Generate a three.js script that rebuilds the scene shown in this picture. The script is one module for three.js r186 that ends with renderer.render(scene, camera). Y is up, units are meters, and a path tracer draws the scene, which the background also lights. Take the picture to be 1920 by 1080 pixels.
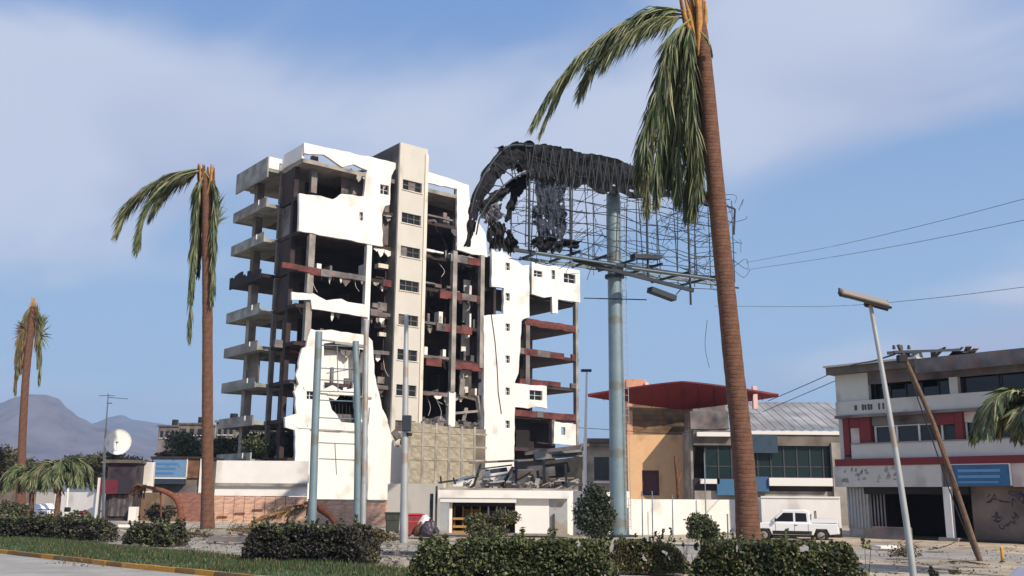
import * as THREE from 'three';
import { mergeGeometries } from 'three/addons/utils/BufferGeometryUtils.js';
import { RoundedBoxGeometry } from 'three/addons/geometries/RoundedBoxGeometry.js';

// ---------------------------------------------------------------- camera, sky, sun, exposure
const EYE = 2.4, FPX = 1810, PITCH = THREE.MathUtils.degToRad(12.04), ROLL = 0.007;
const scene = new THREE.Scene();
const camera = new THREE.PerspectiveCamera(2 * Math.atan(540 / FPX) * 180 / Math.PI, 16 / 9, 0.1, 12000);
camera.position.set(0, EYE, 0);
camera.rotation.order = 'YXZ';
camera.rotation.set(PITCH, 0, ROLL);
camera.updateMatrixWorld(true);
const renderer = new THREE.WebGLRenderer({ antialias: true });
renderer.setSize(1024, 576);
renderer.toneMapping = THREE.LinearToneMapping;
renderer.toneMappingExposure = 1.1;
renderer.shadowMap.enabled = true;
scene.fog = new THREE.FogExp2(0xa9c0e0, 0.0002);

const SUN = (() => { const az = 139 * Math.PI / 180, el = 38 * Math.PI / 180; return new THREE.Vector3(Math.sin(az) * Math.cos(el), Math.sin(el), -Math.cos(az) * Math.cos(el)); })();
const sun = new THREE.DirectionalLight(0xfff0dc, 4.9);
sun.position.copy(SUN).multiplyScalar(300).add(new THREE.Vector3(0, 0, -70));
sun.target.position.set(0, 0, -70);
sun.castShadow = true;
Object.assign(sun.shadow.camera, { left: -120, right: 120, top: 120, bottom: -120, near: 1, far: 700 });
sun.shadow.mapSize.set(4096, 4096);
scene.add(sun, sun.target);

// ---------------------------------------------------------------- random and noise
function rng(seed) { let a = seed >>> 0; return () => { a = (a + 0x6D2B79F5) >>> 0; let t = a; t = Math.imul(t ^ (t >>> 15), t | 1); t ^= t + Math.imul(t ^ (t >>> 7), t | 61); return ((t ^ (t >>> 14)) >>> 0) / 4294967296; }; }
function hash(x, y, s) { let h = Math.imul(x | 0, 374761393) + Math.imul(y | 0, 668265263) + Math.imul(s | 0, 974634777); h = Math.imul(h ^ (h >>> 13), 1274126177); return ((h ^ (h >>> 16)) >>> 0) / 4294967296; }
function vnoise(x, y, per, s) {            // periodic value noise (per = 0: not periodic)
  const xi = Math.floor(x), yi = Math.floor(y), fx = x - xi, fy = y - yi;
  const u = fx * fx * (3 - 2 * fx), v = fy * fy * (3 - 2 * fy);
  const m = (n) => per ? ((n % per) + per) % per : n;
  const a = hash(m(xi), m(yi), s), b = hash(m(xi + 1), m(yi), s), c = hash(m(xi), m(yi + 1), s), d = hash(m(xi + 1), m(yi + 1), s);
  return (a + (b - a) * u) + ((c + (d - c) * u) - (a + (b - a) * u)) * v;
}
function fbm(x, y, oct, per, s) { let r = 0, a = 0.5, f = 1, n = 0; for (let i = 0; i < oct; i++) { r += a * vnoise(x * f, y * f, per ? per * f : 0, s + i * 17); n += a; a *= 0.5; f *= 2; } return r / n; }
const sst = (a, b, x) => { const t = Math.min(1, Math.max(0, (x - a) / (b - a))); return t * t * (3 - 2 * t); };
const lerp = (a, b, t) => a + (b - a) * t;

// the sky: thin blown cloud over blue
{
  const w = 2048, h = 1024, data = new Float32Array(w * h * 4);
  const blob = (az, el, a0, e0, ra, re) => Math.exp(-(((az - a0) / ra) ** 2) - (((el - e0) / re) ** 2));
  for (let j = 0; j < h; j++) for (let i = 0; i < w; i++) {
    const th = ((i + 0.5) / w - 0.5) * 2 * Math.PI, el = ((j + 0.5) / h - 0.5) * Math.PI;
    const dx = Math.cos(th) * Math.cos(el), dy = Math.sin(el), dz = Math.sin(th) * Math.cos(el);
    const az = Math.atan2(dx, -dz) * 180 / Math.PI, e = el * 180 / Math.PI;
    const up = Math.max(dy, 0), q = 1 / (up + 0.22);
    const X = dx * q * 1.5, Y = dz * q * 1.5;
    const rx = X * 0.8 + Y * 0.6, ry = -X * 0.6 + Y * 0.8;
    const wx = fbm(X * 1.3 + 4, Y * 1.3, 3, 0, 5) - 0.5;
    let n = fbm(rx * 0.85 + wx * 0.9 + 11, ry * 1.7 + wx * 0.7 + 7, 6, 0, 21);
    n = n * 0.75 + 0.25 * fbm(X * 0.5 + 31, Y * 0.5, 2, 0, 9);
    let bias = 0.115 + 0.14 * blob(az, e, -12, 20.5, 22, 4.5) - 0.26 * blob(az, e, -24, 28, 16, 4.5) - 0.12 * blob(az, e, 2, 29, 10, 4) + 0.18 * blob(az, e, 20, 24, 10, 6) + 0.10 * blob(az, e, 10, 19, 10, 3) - 0.40 * blob(az, e, 25, 17, 12, 2.8) - 0.22 * blob(az, e, 14, 11, 14, 4) - 0.28 * blob(az, e, -20, 8, 14, 3.6);
    let c = sst(0.40, 0.70, n + bias);
    const g = sst(0, 34, e);
    // clear air
    let R = lerp(0.36, 0.18, g), Gc = lerp(0.545, 0.325, g), B = lerp(0.78, 0.64, g);
    // cloud
    const thick = sst(0.45, 0.8, fbm(X * 1.1 + 60, Y * 1.1, 4, 0, 77));
    const cr = lerp(0.58, 0.42, thick), cg = lerp(0.64, 0.485, thick), cb = lerp(0.80, 0.68, thick);
    R = lerp(R, cr, c * 0.92); Gc = lerp(Gc, cg, c * 0.92); B = lerp(B, cb, c * 0.92); R *= 0.93; Gc *= 0.93; B *= 0.93;
    if (e < 0) { const t = sst(0, -6, e); R = lerp(R, 0.22, t); Gc = lerp(Gc, 0.21, t); B = lerp(B, 0.2, t); }
    const o = (j * w + i) * 4; data[o] = R; data[o + 1] = Gc; data[o + 2] = B; data[o + 3] = 1;
  }
  const t = new THREE.DataTexture(data, w, h, THREE.RGBAFormat, THREE.FloatType);
  t.mapping = THREE.EquirectangularReflectionMapping; t.magFilter = THREE.LinearFilter; t.minFilter = THREE.LinearFilter; t.needsUpdate = true;
  scene.background = t; scene.environment = t;
}

// ---------------------------------------------------------------- rays of the view, used to survey where things stand
const V3 = (x, y, z) => new THREE.Vector3(x, y, z);
function ray(px, py) { return V3((px - 960) / FPX, -(py - 540) / FPX, -1).applyQuaternion(camera.quaternion); }
function at(px, py, d) { const r = ray(px, py); return r.multiplyScalar(d / -r.z).add(camera.position); }
function gnd(px, py, y = 0) { const r = ray(px, py); return r.multiplyScalar((y - EYE) / r.y).add(camera.position); }
function P(px, y, d) {                      // the point of height y at distance d seen in column px (roll included by iteration)
  let py = 540; let p;
  for (let i = 0; i < 12; i++) { p = at(px, py, d); const e = 1e-1; const q = at(px, py + e, d); py += (y - p.y) / ((q.y - p.y) / e); }
  p.y = y; return p;
}
function frame(o, turn) {                   // local frame of a facade: x along, z outward; hit() finds where a view ray meets plane z
  const c = Math.cos(turn), s = Math.sin(turn);
  const loc = (v) => V3(v.x * c - v.z * s, v.y, v.x * s + v.z * c);
  const co = loc(V3(camera.position.x - o.x, camera.position.y - o.y, camera.position.z - o.z));
  return {
    o, turn,
    hit(px, py, z = 0) { const d = loc(ray(px, py)); const t = (z - co.z) / d.z; return [co.x + d.x * t, co.y + d.y * t]; },
    hitx(px, py, x = 0) { const d = loc(ray(px, py)); const t = (x - co.x) / d.x; return [co.z + d.z * t, co.y + d.y * t]; },
    loc(v) { return loc(V3(v.x - o.x, v.y - o.y, v.z - o.z)); },
  };
}

// ---------------------------------------------------------------- naming
const used = {};
function numbered(n) { if (!(n in used)) { used[n] = 0; return n; } used[n]++; return n + '_' + String(used[n]).padStart(3, '0'); }
function thing(name, label, category, pos = [0, 0, 0], turn = 0, group) {
  const g = new THREE.Group(); g.name = numbered(name); g.position.set(...pos); g.rotation.y = turn;
  g.userData.label = label; g.userData.category = category; if (group) g.userData.group = group; scene.add(g); return g;
}
function clean(g) { if (g.index) g = g.toNonIndexed(); for (const k of Object.keys(g.attributes)) if (!['position', 'normal', 'uv', 'color'].includes(k)) g.deleteAttribute(k); if (!g.attributes.normal) g.computeVertexNormals(); return g; }
function uvm(g) {                           // uv in metres by the main direction of each face
  g = clean(g); const p = g.attributes.position, n = g.attributes.normal, uv = new Float32Array(p.count * 2);
  for (let i = 0; i < p.count; i += 3) {
    let nx = 0, ny = 0, nz = 0; for (let k = 0; k < 3; k++) { nx += n.getX(i + k); ny += n.getY(i + k); nz += n.getZ(i + k); }
    nx = Math.abs(nx); ny = Math.abs(ny); nz = Math.abs(nz);
    for (let k = 0; k < 3; k++) {
      const x = p.getX(i + k), y = p.getY(i + k), z = p.getZ(i + k); let a, b;
      if (ny >= nx && ny >= nz) { a = x; b = z; } else if (nx >= nz) { a = z; b = y; } else { a = x; b = y; }
      uv[(i + k) * 2] = a; uv[(i + k) * 2 + 1] = b;
    }
  }
  g.setAttribute('uv', new THREE.BufferAttribute(uv, 2)); return g;
}
function part(parent, name, geos, mat, label, keepUv) {
  if (!Array.isArray(geos)) geos = [geos];
  geos = geos.map((g) => keepUv ? clean(g) : uvm(g));
  const g = geos.length > 1 ? mergeGeometries(geos) : geos[0];
  const m = new THREE.Mesh(g, mat); m.name = name; if (label) m.userData.label = label; parent.add(m); return m;
}
function solo(name, label, category, geos, mat, group, keepUv) { const m = part(scene, numbered(name), geos, mat, label, keepUv); m.userData.category = category; if (group) m.userData.group = group; return m; }
function struct(name, geos, mat, keepUv) { const m = part(scene, numbered(name), geos, mat, null, keepUv); m.userData.kind = 'structure'; return m; }

// ---------------------------------------------------------------- shapes
function box(x0, x1, y0, y1, z0, z1) { const g = new THREE.BoxGeometry(Math.abs(x1 - x0), Math.abs(y1 - y0), Math.abs(z1 - z0)); g.translate((x0 + x1) / 2, (y0 + y1) / 2, (z0 + z1) / 2); return g; }
function rbox(x0, x1, y0, y1, z0, z1, r = 0.03, s = 2) { const g = new RoundedBoxGeometry(Math.abs(x1 - x0), Math.abs(y1 - y0), Math.abs(z1 - z0), s, r); g.translate((x0 + x1) / 2, (y0 + y1) / 2, (z0 + z1) / 2); return g; }
function bar(a, b, r, seg = 8, r2) { const d = b.clone().sub(a), l = d.length(); const g = new THREE.CylinderGeometry(r2 ?? r, r, l, seg); g.applyQuaternion(new THREE.Quaternion().setFromUnitVectors(V3(0, 1, 0), d.normalize())); const m = a.clone().add(b).multiplyScalar(0.5); g.translate(m.x, m.y, m.z); return g; }
function beam(a, b, w, h = w, up = V3(0, 1, 0)) {
  const d = b.clone().sub(a), l = d.length(); d.normalize(); if (Math.abs(d.dot(up)) > 0.98) up = V3(0, 0, 1);
  const z = d, x = up.clone().cross(z).normalize(), y = z.clone().cross(x);
  const g = new THREE.BoxGeometry(w, h, l); g.applyMatrix4(new THREE.Matrix4().makeBasis(x, y, z)); const m = a.clone().add(b).multiplyScalar(0.5); g.translate(m.x, m.y, m.z); return g;
}
function tube(pts, radii, seg = 10, sub = 4, wob = 0, seed = 1) {
  const c = new THREE.CatmullRomCurve3(pts), n = (pts.length - 1) * sub, pos = [], uv = [], idx = []; let len = 0, prev = null; const R = rng(seed);
  let ref = V3(0, 0, 1);
  for (let i = 0; i <= n; i++) {
    const t = i / n, p = c.getPoint(t), T = c.getTangent(t); if (Math.abs(T.dot(ref)) > 0.95) ref = V3(1, 0, 0);
    const N = ref.clone().cross(T).normalize(), B = T.clone().cross(N); if (prev) len += p.distanceTo(prev); prev = p;
    const f = t * (radii.length - 1), k = Math.min(radii.length - 2, Math.floor(f)); let r = lerp(radii[k], radii[k + 1], f - k); r *= 1 + (R() - 0.5) * wob;
    for (let j = 0; j <= seg; j++) { const a = j / seg * Math.PI * 2; pos.push(p.x + (N.x * Math.cos(a) + B.x * Math.sin(a)) * r, p.y + (N.y * Math.cos(a) + B.y * Math.sin(a)) * r, p.z + (N.z * Math.cos(a) + B.z * Math.sin(a)) * r); uv.push(j / seg, len); }
  }
  for (let i = 0; i < n; i++) for (let j = 0; j < seg; j++) { const a = i * (seg + 1) + j, b = a + seg + 1; idx.push(a, a + 1, b, a + 1, b + 1, b); }
  const g = new THREE.BufferGeometry(); g.setAttribute('position', new THREE.Float32BufferAttribute(pos, 3)); g.setAttribute('uv', new THREE.Float32BufferAttribute(uv, 2)); g.setIndex(idx); g.computeVertexNormals(); return g;
}
function extr(pts, holes, z0, t) {          // a wall panel: outline and holes in (x, y), from z0 back by t
  const s = new THREE.Shape(pts.map((p) => new THREE.Vector2(p[0], p[1])));
  for (const h of holes || []) s.holes.push(new THREE.Path(h.map((p) => new THREE.Vector2(p[0], p[1]))));
  const g = new THREE.ExtrudeGeometry(s, { depth: t, bevelEnabled: false }); g.translate(0, 0, z0 - t); return g;
}
function slabXZ(pts, y, t) {                // horizontal slab: outline in (x, z), top at y
  const s = new THREE.Shape(pts.map((p) => new THREE.Vector2(p[0], -p[1])));
  const g = new THREE.ExtrudeGeometry(s, { depth: t, bevelEnabled: false }); g.rotateX(-Math.PI / 2); g.translate(0, y - t, 0); return g;
}
function jag(pts, amt, step, R) {           // break an outline into a ragged one
  const o = []; for (let i = 0; i < pts.length; i++) { const a = pts[i], b = pts[(i + 1) % pts.length], l = Math.hypot(b[0] - a[0], b[1] - a[1]), n = Math.max(1, Math.round(l / step)); for (let k = 0; k < n; k++) { const t = k / n, j = k ? amt : amt * 0.3; o.push([lerp(a[0], b[0], t) + (R() - 0.5) * 2 * j, lerp(a[1], b[1], t) + (R() - 0.5) * 2 * j]); } } return o;
}
// leaves: many small two-faced leaves placed by a sampler
function leaves(n, size, sampler, colors, seed, long = 1.6, droop = 0) {
  const R = rng(seed), pos = new Float32Array(n * 18), col = new Float32Array(n * 18), uv = new Float32Array(n * 12);
  const v = V3(), a = V3(), b = V3(), q = [V3(), V3(), V3(), V3()];
  for (let i = 0; i < n; i++) {
    sampler(R, v); const s = size * (0.6 + 0.8 * R());
    a.set(R() - 0.5, R() - 0.5 - droop, R() - 0.5).normalize(); b.set(R() - 0.5, R() - 0.5, R() - 0.5).cross(a).normalize();
    q[0].copy(v).addScaledVector(a, -s * long / 2); q[1].copy(v).addScaledVector(b, s / 2); q[2].copy(v).addScaledVector(a, s * long / 2); q[3].copy(v).addScaledVector(b, -s / 2);
    const c0 = colors[Math.floor(R() * colors.length)], k = 0.7 + 0.6 * R();
    [0, 1, 2, 0, 2, 3].forEach((m, t) => { const o = i * 18 + t * 3; pos[o] = q[m].x; pos[o + 1] = q[m].y; pos[o + 2] = q[m].z; col[o] = c0[0] * k; col[o + 1] = c0[1] * k; col[o + 2] = c0[2] * k; });
  }
  const g = new THREE.BufferGeometry(); g.setAttribute('position', new THREE.BufferAttribute(pos, 3)); g.setAttribute('color', new THREE.BufferAttribute(col, 3)); g.setAttribute('uv', new THREE.BufferAttribute(uv, 2)); g.computeVertexNormals(); return g;
}

// ---------------------------------------------------------------- materials
function tex(size, fn, srgb = true) {
  const d = new Uint8Array(size * size * 4);
  for (let j = 0; j < size; j++) for (let i = 0; i < size; i++) { const c = fn(i / size, j / size); const o = (j * size + i) * 4; for (let k = 0; k < 3; k++) { let v = Math.min(1, Math.max(0, Array.isArray(c) ? c[k] : c)); if (srgb) v = v <= 0.0031308 ? v * 12.92 : 1.055 * Math.pow(v, 1 / 2.4) - 0.055; d[o + k] = Math.round(v * 255); } d[o + 3] = 255; }
  const t = new THREE.DataTexture(d, size, size); t.wrapS = t.wrapT = THREE.RepeatWrapping; t.magFilter = THREE.LinearFilter; t.minFilter = THREE.LinearMipmapLinearFilter; t.generateMipmaps = true; if (srgb) t.colorSpace = THREE.SRGBColorSpace; t.needsUpdate = true; return t;
}
function rep(t, m, n = m) { const c = t.clone(); c.repeat.set(1 / m, 1 / n); c.needsUpdate = true; return c; }
const T_plaster = tex(512, (u, v) => { const n = fbm(u * 8, v * 8, 5, 8, 3), st = fbm(u * 40, v * 3, 3, 0, 8) * 0 + vnoise(u * 48, v * 4, 0, 9) * 0.5 + vnoise(u * 24, v * 24, 24, 19) * 0.5; const stain = sst(0.60, 0.85, fbm(u * 4, v * 4, 4, 4, 31)); const k = 0.9 + 0.12 * (n - 0.5) - 0.06 * st - 0.22 * stain; return [k, k * (0.985 - 0.02 * stain), k * (0.965 - 0.05 * stain)]; });
const T_conc = tex(512, (u, v) => { const n = fbm(u * 6, v * 6, 6, 6, 41), m = fbm(u * 3, v * 3, 3, 3, 47), sp = hash(u * 512 | 0, v * 512 | 0, 4); const k = 0.62 + 0.7 * (n - 0.5) + 0.35 * (m - 0.5) + 0.08 * (sp - 0.5); return [k, k * 0.98, k * 0.95]; });
const T_ruin = tex(512, (u, v) => { const n = fbm(u * 6, v * 6, 6, 6, 141), m = fbm(u * 3, v * 5, 3, 0, 147) * 0 + fbm(u * 4, v * 4, 3, 4, 149); const k = 0.55 + 0.9 * (n - 0.5) + 0.5 * (m - 0.5); const b = sst(0.5, 0.62, fbm(u * 8, v * 8, 3, 8, 160)); return [k * lerp(1, 1.15, b), k * lerp(1, 0.9, b), k * lerp(1, 0.82, b)]; });
const T_brick = tex(512, (u, v) => { const rows = 16, cols = 4, r = Math.floor(v * rows), x = u * cols + (r % 2) * 0.5, c = Math.floor(x), fx = x - c, fy = v * rows - r; const mort = fx < 0.05 || fx > 0.97 || fy < 0.13; const k = 0.75 + 0.4 * (hash(c % cols, r, 5) - 0.5) + 0.3 * (fbm(u * 16, v * 16, 3, 16, 6) - 0.5); return mort ? [0.72, 0.68, 0.62] : [k, k * 0.93, k * 0.86]; });
const T_block = tex(512, (u, v) => { const rows = 10, cols = 5, r = Math.floor(v * rows), x = u * cols + (r % 2) * 0.5, c = Math.floor(x), fx = x - c, fy = v * rows - r; const mort = fx < 0.05 || fy < 0.1; const k = 0.8 + 0.35 * (hash(c % cols, r, 15) - 0.5) + 0.35 * (fbm(u * 8, v * 8, 4, 8, 16) - 0.5); return mort ? k * 0.75 : [k, k * 0.98, k * 0.9]; });
const T_bark = tex(256, (u, v) => { const ring = Math.abs(((v * 8 + 0.9 * (fbm(u * 4, v * 4, 3, 4, 3) - 0.5) + 8) % 1) - 0.5) * 2; const k = 0.74 + 0.14 * sst(0.1, 0.4, ring) + 0.7 * (fbm(u * 8, v * 8, 5, 8, 55) - 0.5) + 0.2 * (vnoise(u * 32, v * 6, 0, 6) - 0.5); return [k, k * 0.97, k * 0.93]; });
const T_barkB = tex(256, (u, v) => { const ring = Math.abs(((v * 8 + 0.9 * (fbm(u * 4, v * 4, 3, 4, 3) - 0.5) + 8) % 1) - 0.5) * 2; return 0.3 + 0.5 * sst(0.1, 0.4, ring) + 0.3 * (fbm(u * 8, v * 8, 5, 8, 55) - 0.5); }, false);
const T_asph = tex(512, (u, v) => { const k = 0.78 + 0.5 * (hash(u * 512 | 0, v * 512 | 0, 3) - 0.5) * 0.5 + 0.5 * (fbm(u * 6, v * 6, 5, 6, 62) - 0.5); return [k, k, k * 0.98]; });
const T_dirt = tex(1024, (u, v) => { const n = fbm(u * 10, v * 10, 7, 10, 70), m = fbm(u * 3, v * 3, 4, 3, 73), g = sst(0.52, 0.7, fbm(u * 6, v * 6, 5, 6, 79)); const k = 0.72 + 0.7 * (n - 0.5) + 0.5 * (m - 0.5) - 0.18 * g + 0.12 * (hash(u * 1024 | 0, v * 1024 | 0, 5) - 0.5); return [k, k * (0.97 - 0.02 * g), k * (0.92 - 0.06 * g)]; });
const T_grass = tex(512, (u, v) => { const n = fbm(u * 16, v * 16, 5, 16, 80), m = sst(0.45, 0.68, fbm(u * 4, v * 4, 4, 4, 83)); const k = 0.6 + 0.9 * (n - 0.5); return [k * lerp(0.75, 1.25, m), k, k * lerp(0.6, 0.8, m)]; });
const T_metal = tex(256, (u, v) => { const n = fbm(u * 6, v * 6, 5, 6, 90), r = sst(0.56, 0.72, fbm(u * 5, v * 5, 4, 5, 93)); const k = 0.85 + 0.3 * (n - 0.5); return [k * lerp(1, 0.9, r), k * lerp(1, 0.72, r), k * lerp(1, 0.6, r)]; });
const T_cloth = tex(256, (u, v) => { const n = fbm(u * 8, v * 8, 5, 8, 190), s = vnoise(u * 6, v * 60, 0, 4); const k = 0.7 + 0.9 * (n - 0.5) + 0.25 * (s - 0.5); return [k, k, k * 1.04]; });
function M(hex, o = {}) { const m = new THREE.MeshStandardMaterial({ color: hex, roughness: o.r ?? 0.85, metalness: o.m ?? 0 }); if (o.map) m.map = rep(o.map, o.s ?? 4); if (o.bump) { m.bumpMap = m.map; m.bumpScale = o.bump; } if (o.both) m.side = THREE.DoubleSide; return m; }
const mat = {
  white: M('#f1efec', { map: T_plaster, s: 7 }),
  cream: M('#e4ddcf', { map: T_plaster, s: 6 }),
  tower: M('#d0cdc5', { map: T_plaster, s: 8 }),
  towerSideShade: M('#7c756f', { map: T_conc, s: 6 }),  // shaded flank of the stair tower, the shade painted as a darker colour
  conc: M('#b3aea8', { map: T_conc, s: 5 }),
  concDark: M('#857c74', { map: T_conc, s: 5 }),
  balc: M('#b4b8b1', { map: T_conc, s: 4 }),
  ruin: M('#46393a', { map: T_ruin, s: 6 }),  // brown darkened to carry the shade inside the open storeys
  ruinDark: M('#282122', { map: T_ruin, s: 7 }),  // near-black: deep room shade put into the base colour
  ruinGrey: M('#8b8687', { map: T_ruin, s: 5 }),
  red: M('#7d4743', { map: T_ruin, s: 3 }),
  redPaint: M('#7c2f33', { map: T_plaster, s: 4 }),
  brick: M('#d9b5a2', { map: T_brick, s: 1.6, bump: 0.006 }),
  block: M('#aaa394', { map: T_block, s: 2, bump: 0.008 }),
  glass: new THREE.MeshStandardMaterial({ color: '#171c20', roughness: 0.12 }),
  glassGreen: new THREE.MeshStandardMaterial({ color: '#1e2e30', roughness: 0.1 }),
  frameW: M('#d8d6d2', { r: 0.6 }),
  frameD: M('#3a3a3c', { r: 0.6 }),
  steel: M('#7f949c', { map: T_metal, s: 4, r: 0.55, m: 0.25 }),
  steelDark: M('#343d48', { map: T_metal, s: 3, r: 0.6, m: 0.3 }),
  galv: M('#b9bcbc', { map: T_metal, s: 3, r: 0.5, m: 0.4 }),
  tarp: M('#10141d', { map: T_cloth, s: 2.2, r: 0.9, both: true, bump: 0.03 }),
  tarpGrey: M('#3c4658', { map: T_cloth, s: 1.8, r: 0.8, both: true, bump: 0.02 }),
  wood: M('#6c594b', { map: T_bark, s: 2 }),
  paint: new THREE.MeshPhysicalMaterial({ color: '#e9eaeb', roughness: 0.35, clearcoat: 0.8, clearcoatRoughness: 0.15 }),
  black: M('#18181a', { r: 0.8 }),
  rubber: M('#1c1c1e', { r: 0.9 }),
  leaf: new THREE.MeshStandardMaterial({ color: 0xffffff, vertexColors: true, roughness: 0.6, side: THREE.DoubleSide }),
  bark: (() => { const m = M('#6f4f40', { r: 0.95 }); m.map = T_bark.clone(); m.map.repeat.set(2, 1 / 0.9); m.map.needsUpdate = true; m.bumpMap = T_barkB.clone(); m.bumpMap.repeat.set(2, 1 / 0.9); m.bumpMap.needsUpdate = true; m.bumpScale = 0.014; return m; })(),
};

// ================================================================ the setting
struct('ground', (() => { const g = new THREE.PlaneGeometry(9000, 9000, 1, 1); g.rotateX(-Math.PI / 2); g.translate(0, 0, -3000); return g; })(), M('#c3b7a5', { map: T_dirt, s: 11 }));

const kerbPx = [[-420, 988], [-150, 1014], [0, 1031], [120, 1044], [240, 1057], [360, 1068], [480, 1080], [650, 1098], [900, 1128], [1300, 1185], [1900, 1290]];
const kerbCurve = new THREE.CatmullRomCurve3(kerbPx.map(([x, y]) => gnd(x, y, 0.14)).map((p) => V3(p.x, 0, p.z)));
const kerbLen = kerbCurve.getLength();
const kerbN = (t) => { const T = kerbCurve.getTangentAt(t); return V3(-T.z, 0, T.x).multiplyScalar(-1); };   // away from the road
function strip(off0, off1, y, n = 60) {
  const pos = [], idx = []; for (let i = 0; i <= n; i++) { const t = i / n, p = kerbCurve.getPointAt(t), N = kerbN(t); for (const o of [off0, off1]) pos.push(p.x + N.x * o, y, p.z + N.z * o); }
  for (let i = 0; i < n; i++) { const a = i * 2; idx.push(a, a + 1, a + 2, a + 1, a + 3, a + 2); }
  const g = new THREE.BufferGeometry(); g.setAttribute('position', new THREE.Float32BufferAttribute(pos, 3)); g.setIndex(idx); g.computeVertexNormals(); if (g.attributes.normal.getY(0) < 0) { g.setIndex(idx.reverse()); g.computeVertexNormals(); } return g;
}
struct('road', strip(-9, -0.02, 0.006), M('#a9a6a1', { map: T_asph, s: 5 }));
struct('grass_verge', strip(0.17, 4.6, 0.11), M('#46602f', { map: T_grass, s: 5 }));
{ // yellow painted kerb stones
  const kerb = new THREE.Group(); kerb.name = 'kerb'; kerb.userData.kind = 'structure'; scene.add(kerb);
  const R = rng(5), n = Math.floor(kerbLen / 1.0), yl = [M('#b5873a', { map: T_plaster, s: 1.5 }), M('#a87c3c', { map: T_conc, s: 1.2 }), M('#8f7a58', { map: T_conc, s: 1.3 })];
  for (let i = 0; i < n; i++) {
    const a = kerbCurve.getPointAt((i + 0.02) / n), b = kerbCurve.getPointAt((i + 0.98) / n), N = kerbN((i + 0.5) / n).multiplyScalar(0.08);
    a.add(N); b.add(N); a.y = b.y = 0.05 + (R() - 0.5) * 0.012; const g = beam(a, b, 0.17, 0.2); part(kerb, 'kerb_stone', g, yl[Math.floor(R() * 2.6)]);
  }
}
{ // grass blades on the verge
  const blades = []; const R = rng(71), pos = [], col = [];
  for (let i = 0; i < 60000; i++) {
    const t = R() * 0.8 + 0.04, o = 0.2 + 4.6 * Math.pow(R(), 0.8), p = kerbCurve.getPointAt(t), N = kerbN(t), x = p.x + N.x * o, z = p.z + N.z * o;
    const cl = fbm(x * 0.5, z * 0.5, 3, 0, 12); if (cl < 0.36 && R() < 0.8) continue;
    const h = (0.05 + 0.12 * R()) * (0.5 + cl), a = R() * 6.28, w = 0.012 + 0.012 * R(), lx = (R() - 0.5) * 0.1, lz = (R() - 0.5) * 0.1;
    pos.push(x - Math.cos(a) * w, 0.11, z - Math.sin(a) * w, x + Math.cos(a) * w, 0.11, z + Math.sin(a) * w, x + lx, 0.11 + h, z + lz);
    const dry = R() < 0.18 ? 1 : 0, k = 0.7 + 0.6 * R(); for (let q = 0; q < 3; q++) col.push(lerp(0.03, 0.15, dry) * k, lerp(0.062, 0.11, dry) * k, lerp(0.018, 0.045, dry) * k);
  }
  const g = new THREE.BufferGeometry(); g.setAttribute('position', new THREE.Float32BufferAttribute(pos, 3)); g.setAttribute('color', new THREE.Float32BufferAttribute(col, 3)); g.setAttribute('uv', new THREE.BufferAttribute(new Float32Array(pos.length / 3 * 2), 2)); g.computeVertexNormals();
  const m = solo('grass', 'short green grass on the verge behind the yellow kerb', 'grass', g, mat.leaf, null, true); m.userData.kind = 'stuff';
}
{ // far pavement in front of the walls
  const a = gnd(-60, 990), b = gnd(1480, 1003);
  const g = slabXZ([[a.x, a.z], [b.x, b.z], [b.x + 6, b.z - 30], [a.x - 10, a.z - 26]], 0.12, 0.3);
  struct('pavement', g, M('#c9c0b1', { map: T_conc, s: 6 }));
  const c = gnd(1540, 1024), d = gnd(2300, 1040);
  struct('pavement', slabXZ([[c.x, c.z], [d.x, d.z], [d.x + 8, d.z - 16], [c.x + 3, c.z - 22]], 0.1, 0.3), M('#c8b9a4', { map: T_dirt, s: 8 }));
  struct('far_road', slabXZ([[-70, -66], [-6, -38.5], [22, -38.5], [22, -50], [-6, -50], [-90, -90]], 0.008, 0.1), M('#a8a29a', { map: T_asph, s: 6 }));
}
{ // low kerbs and steps across the open strip
  const s = thing('concrete_step', 'low pale concrete steps between the dark hedge and the long hedge', 'step', [0, 0, 0]);
  for (const [py, x0, x1, h] of [[1058, 690, 790, 0.1], [1040, 690, 790, 0.13], [1022, 700, 800, 0.16]]) { const a = gnd(x0, py), b = gnd(x1, py); part(s, 'step', beam(V3(a.x, h / 2, a.z), V3(b.x, h / 2, b.z), 0.45, h), mat.conc); }
}
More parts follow.
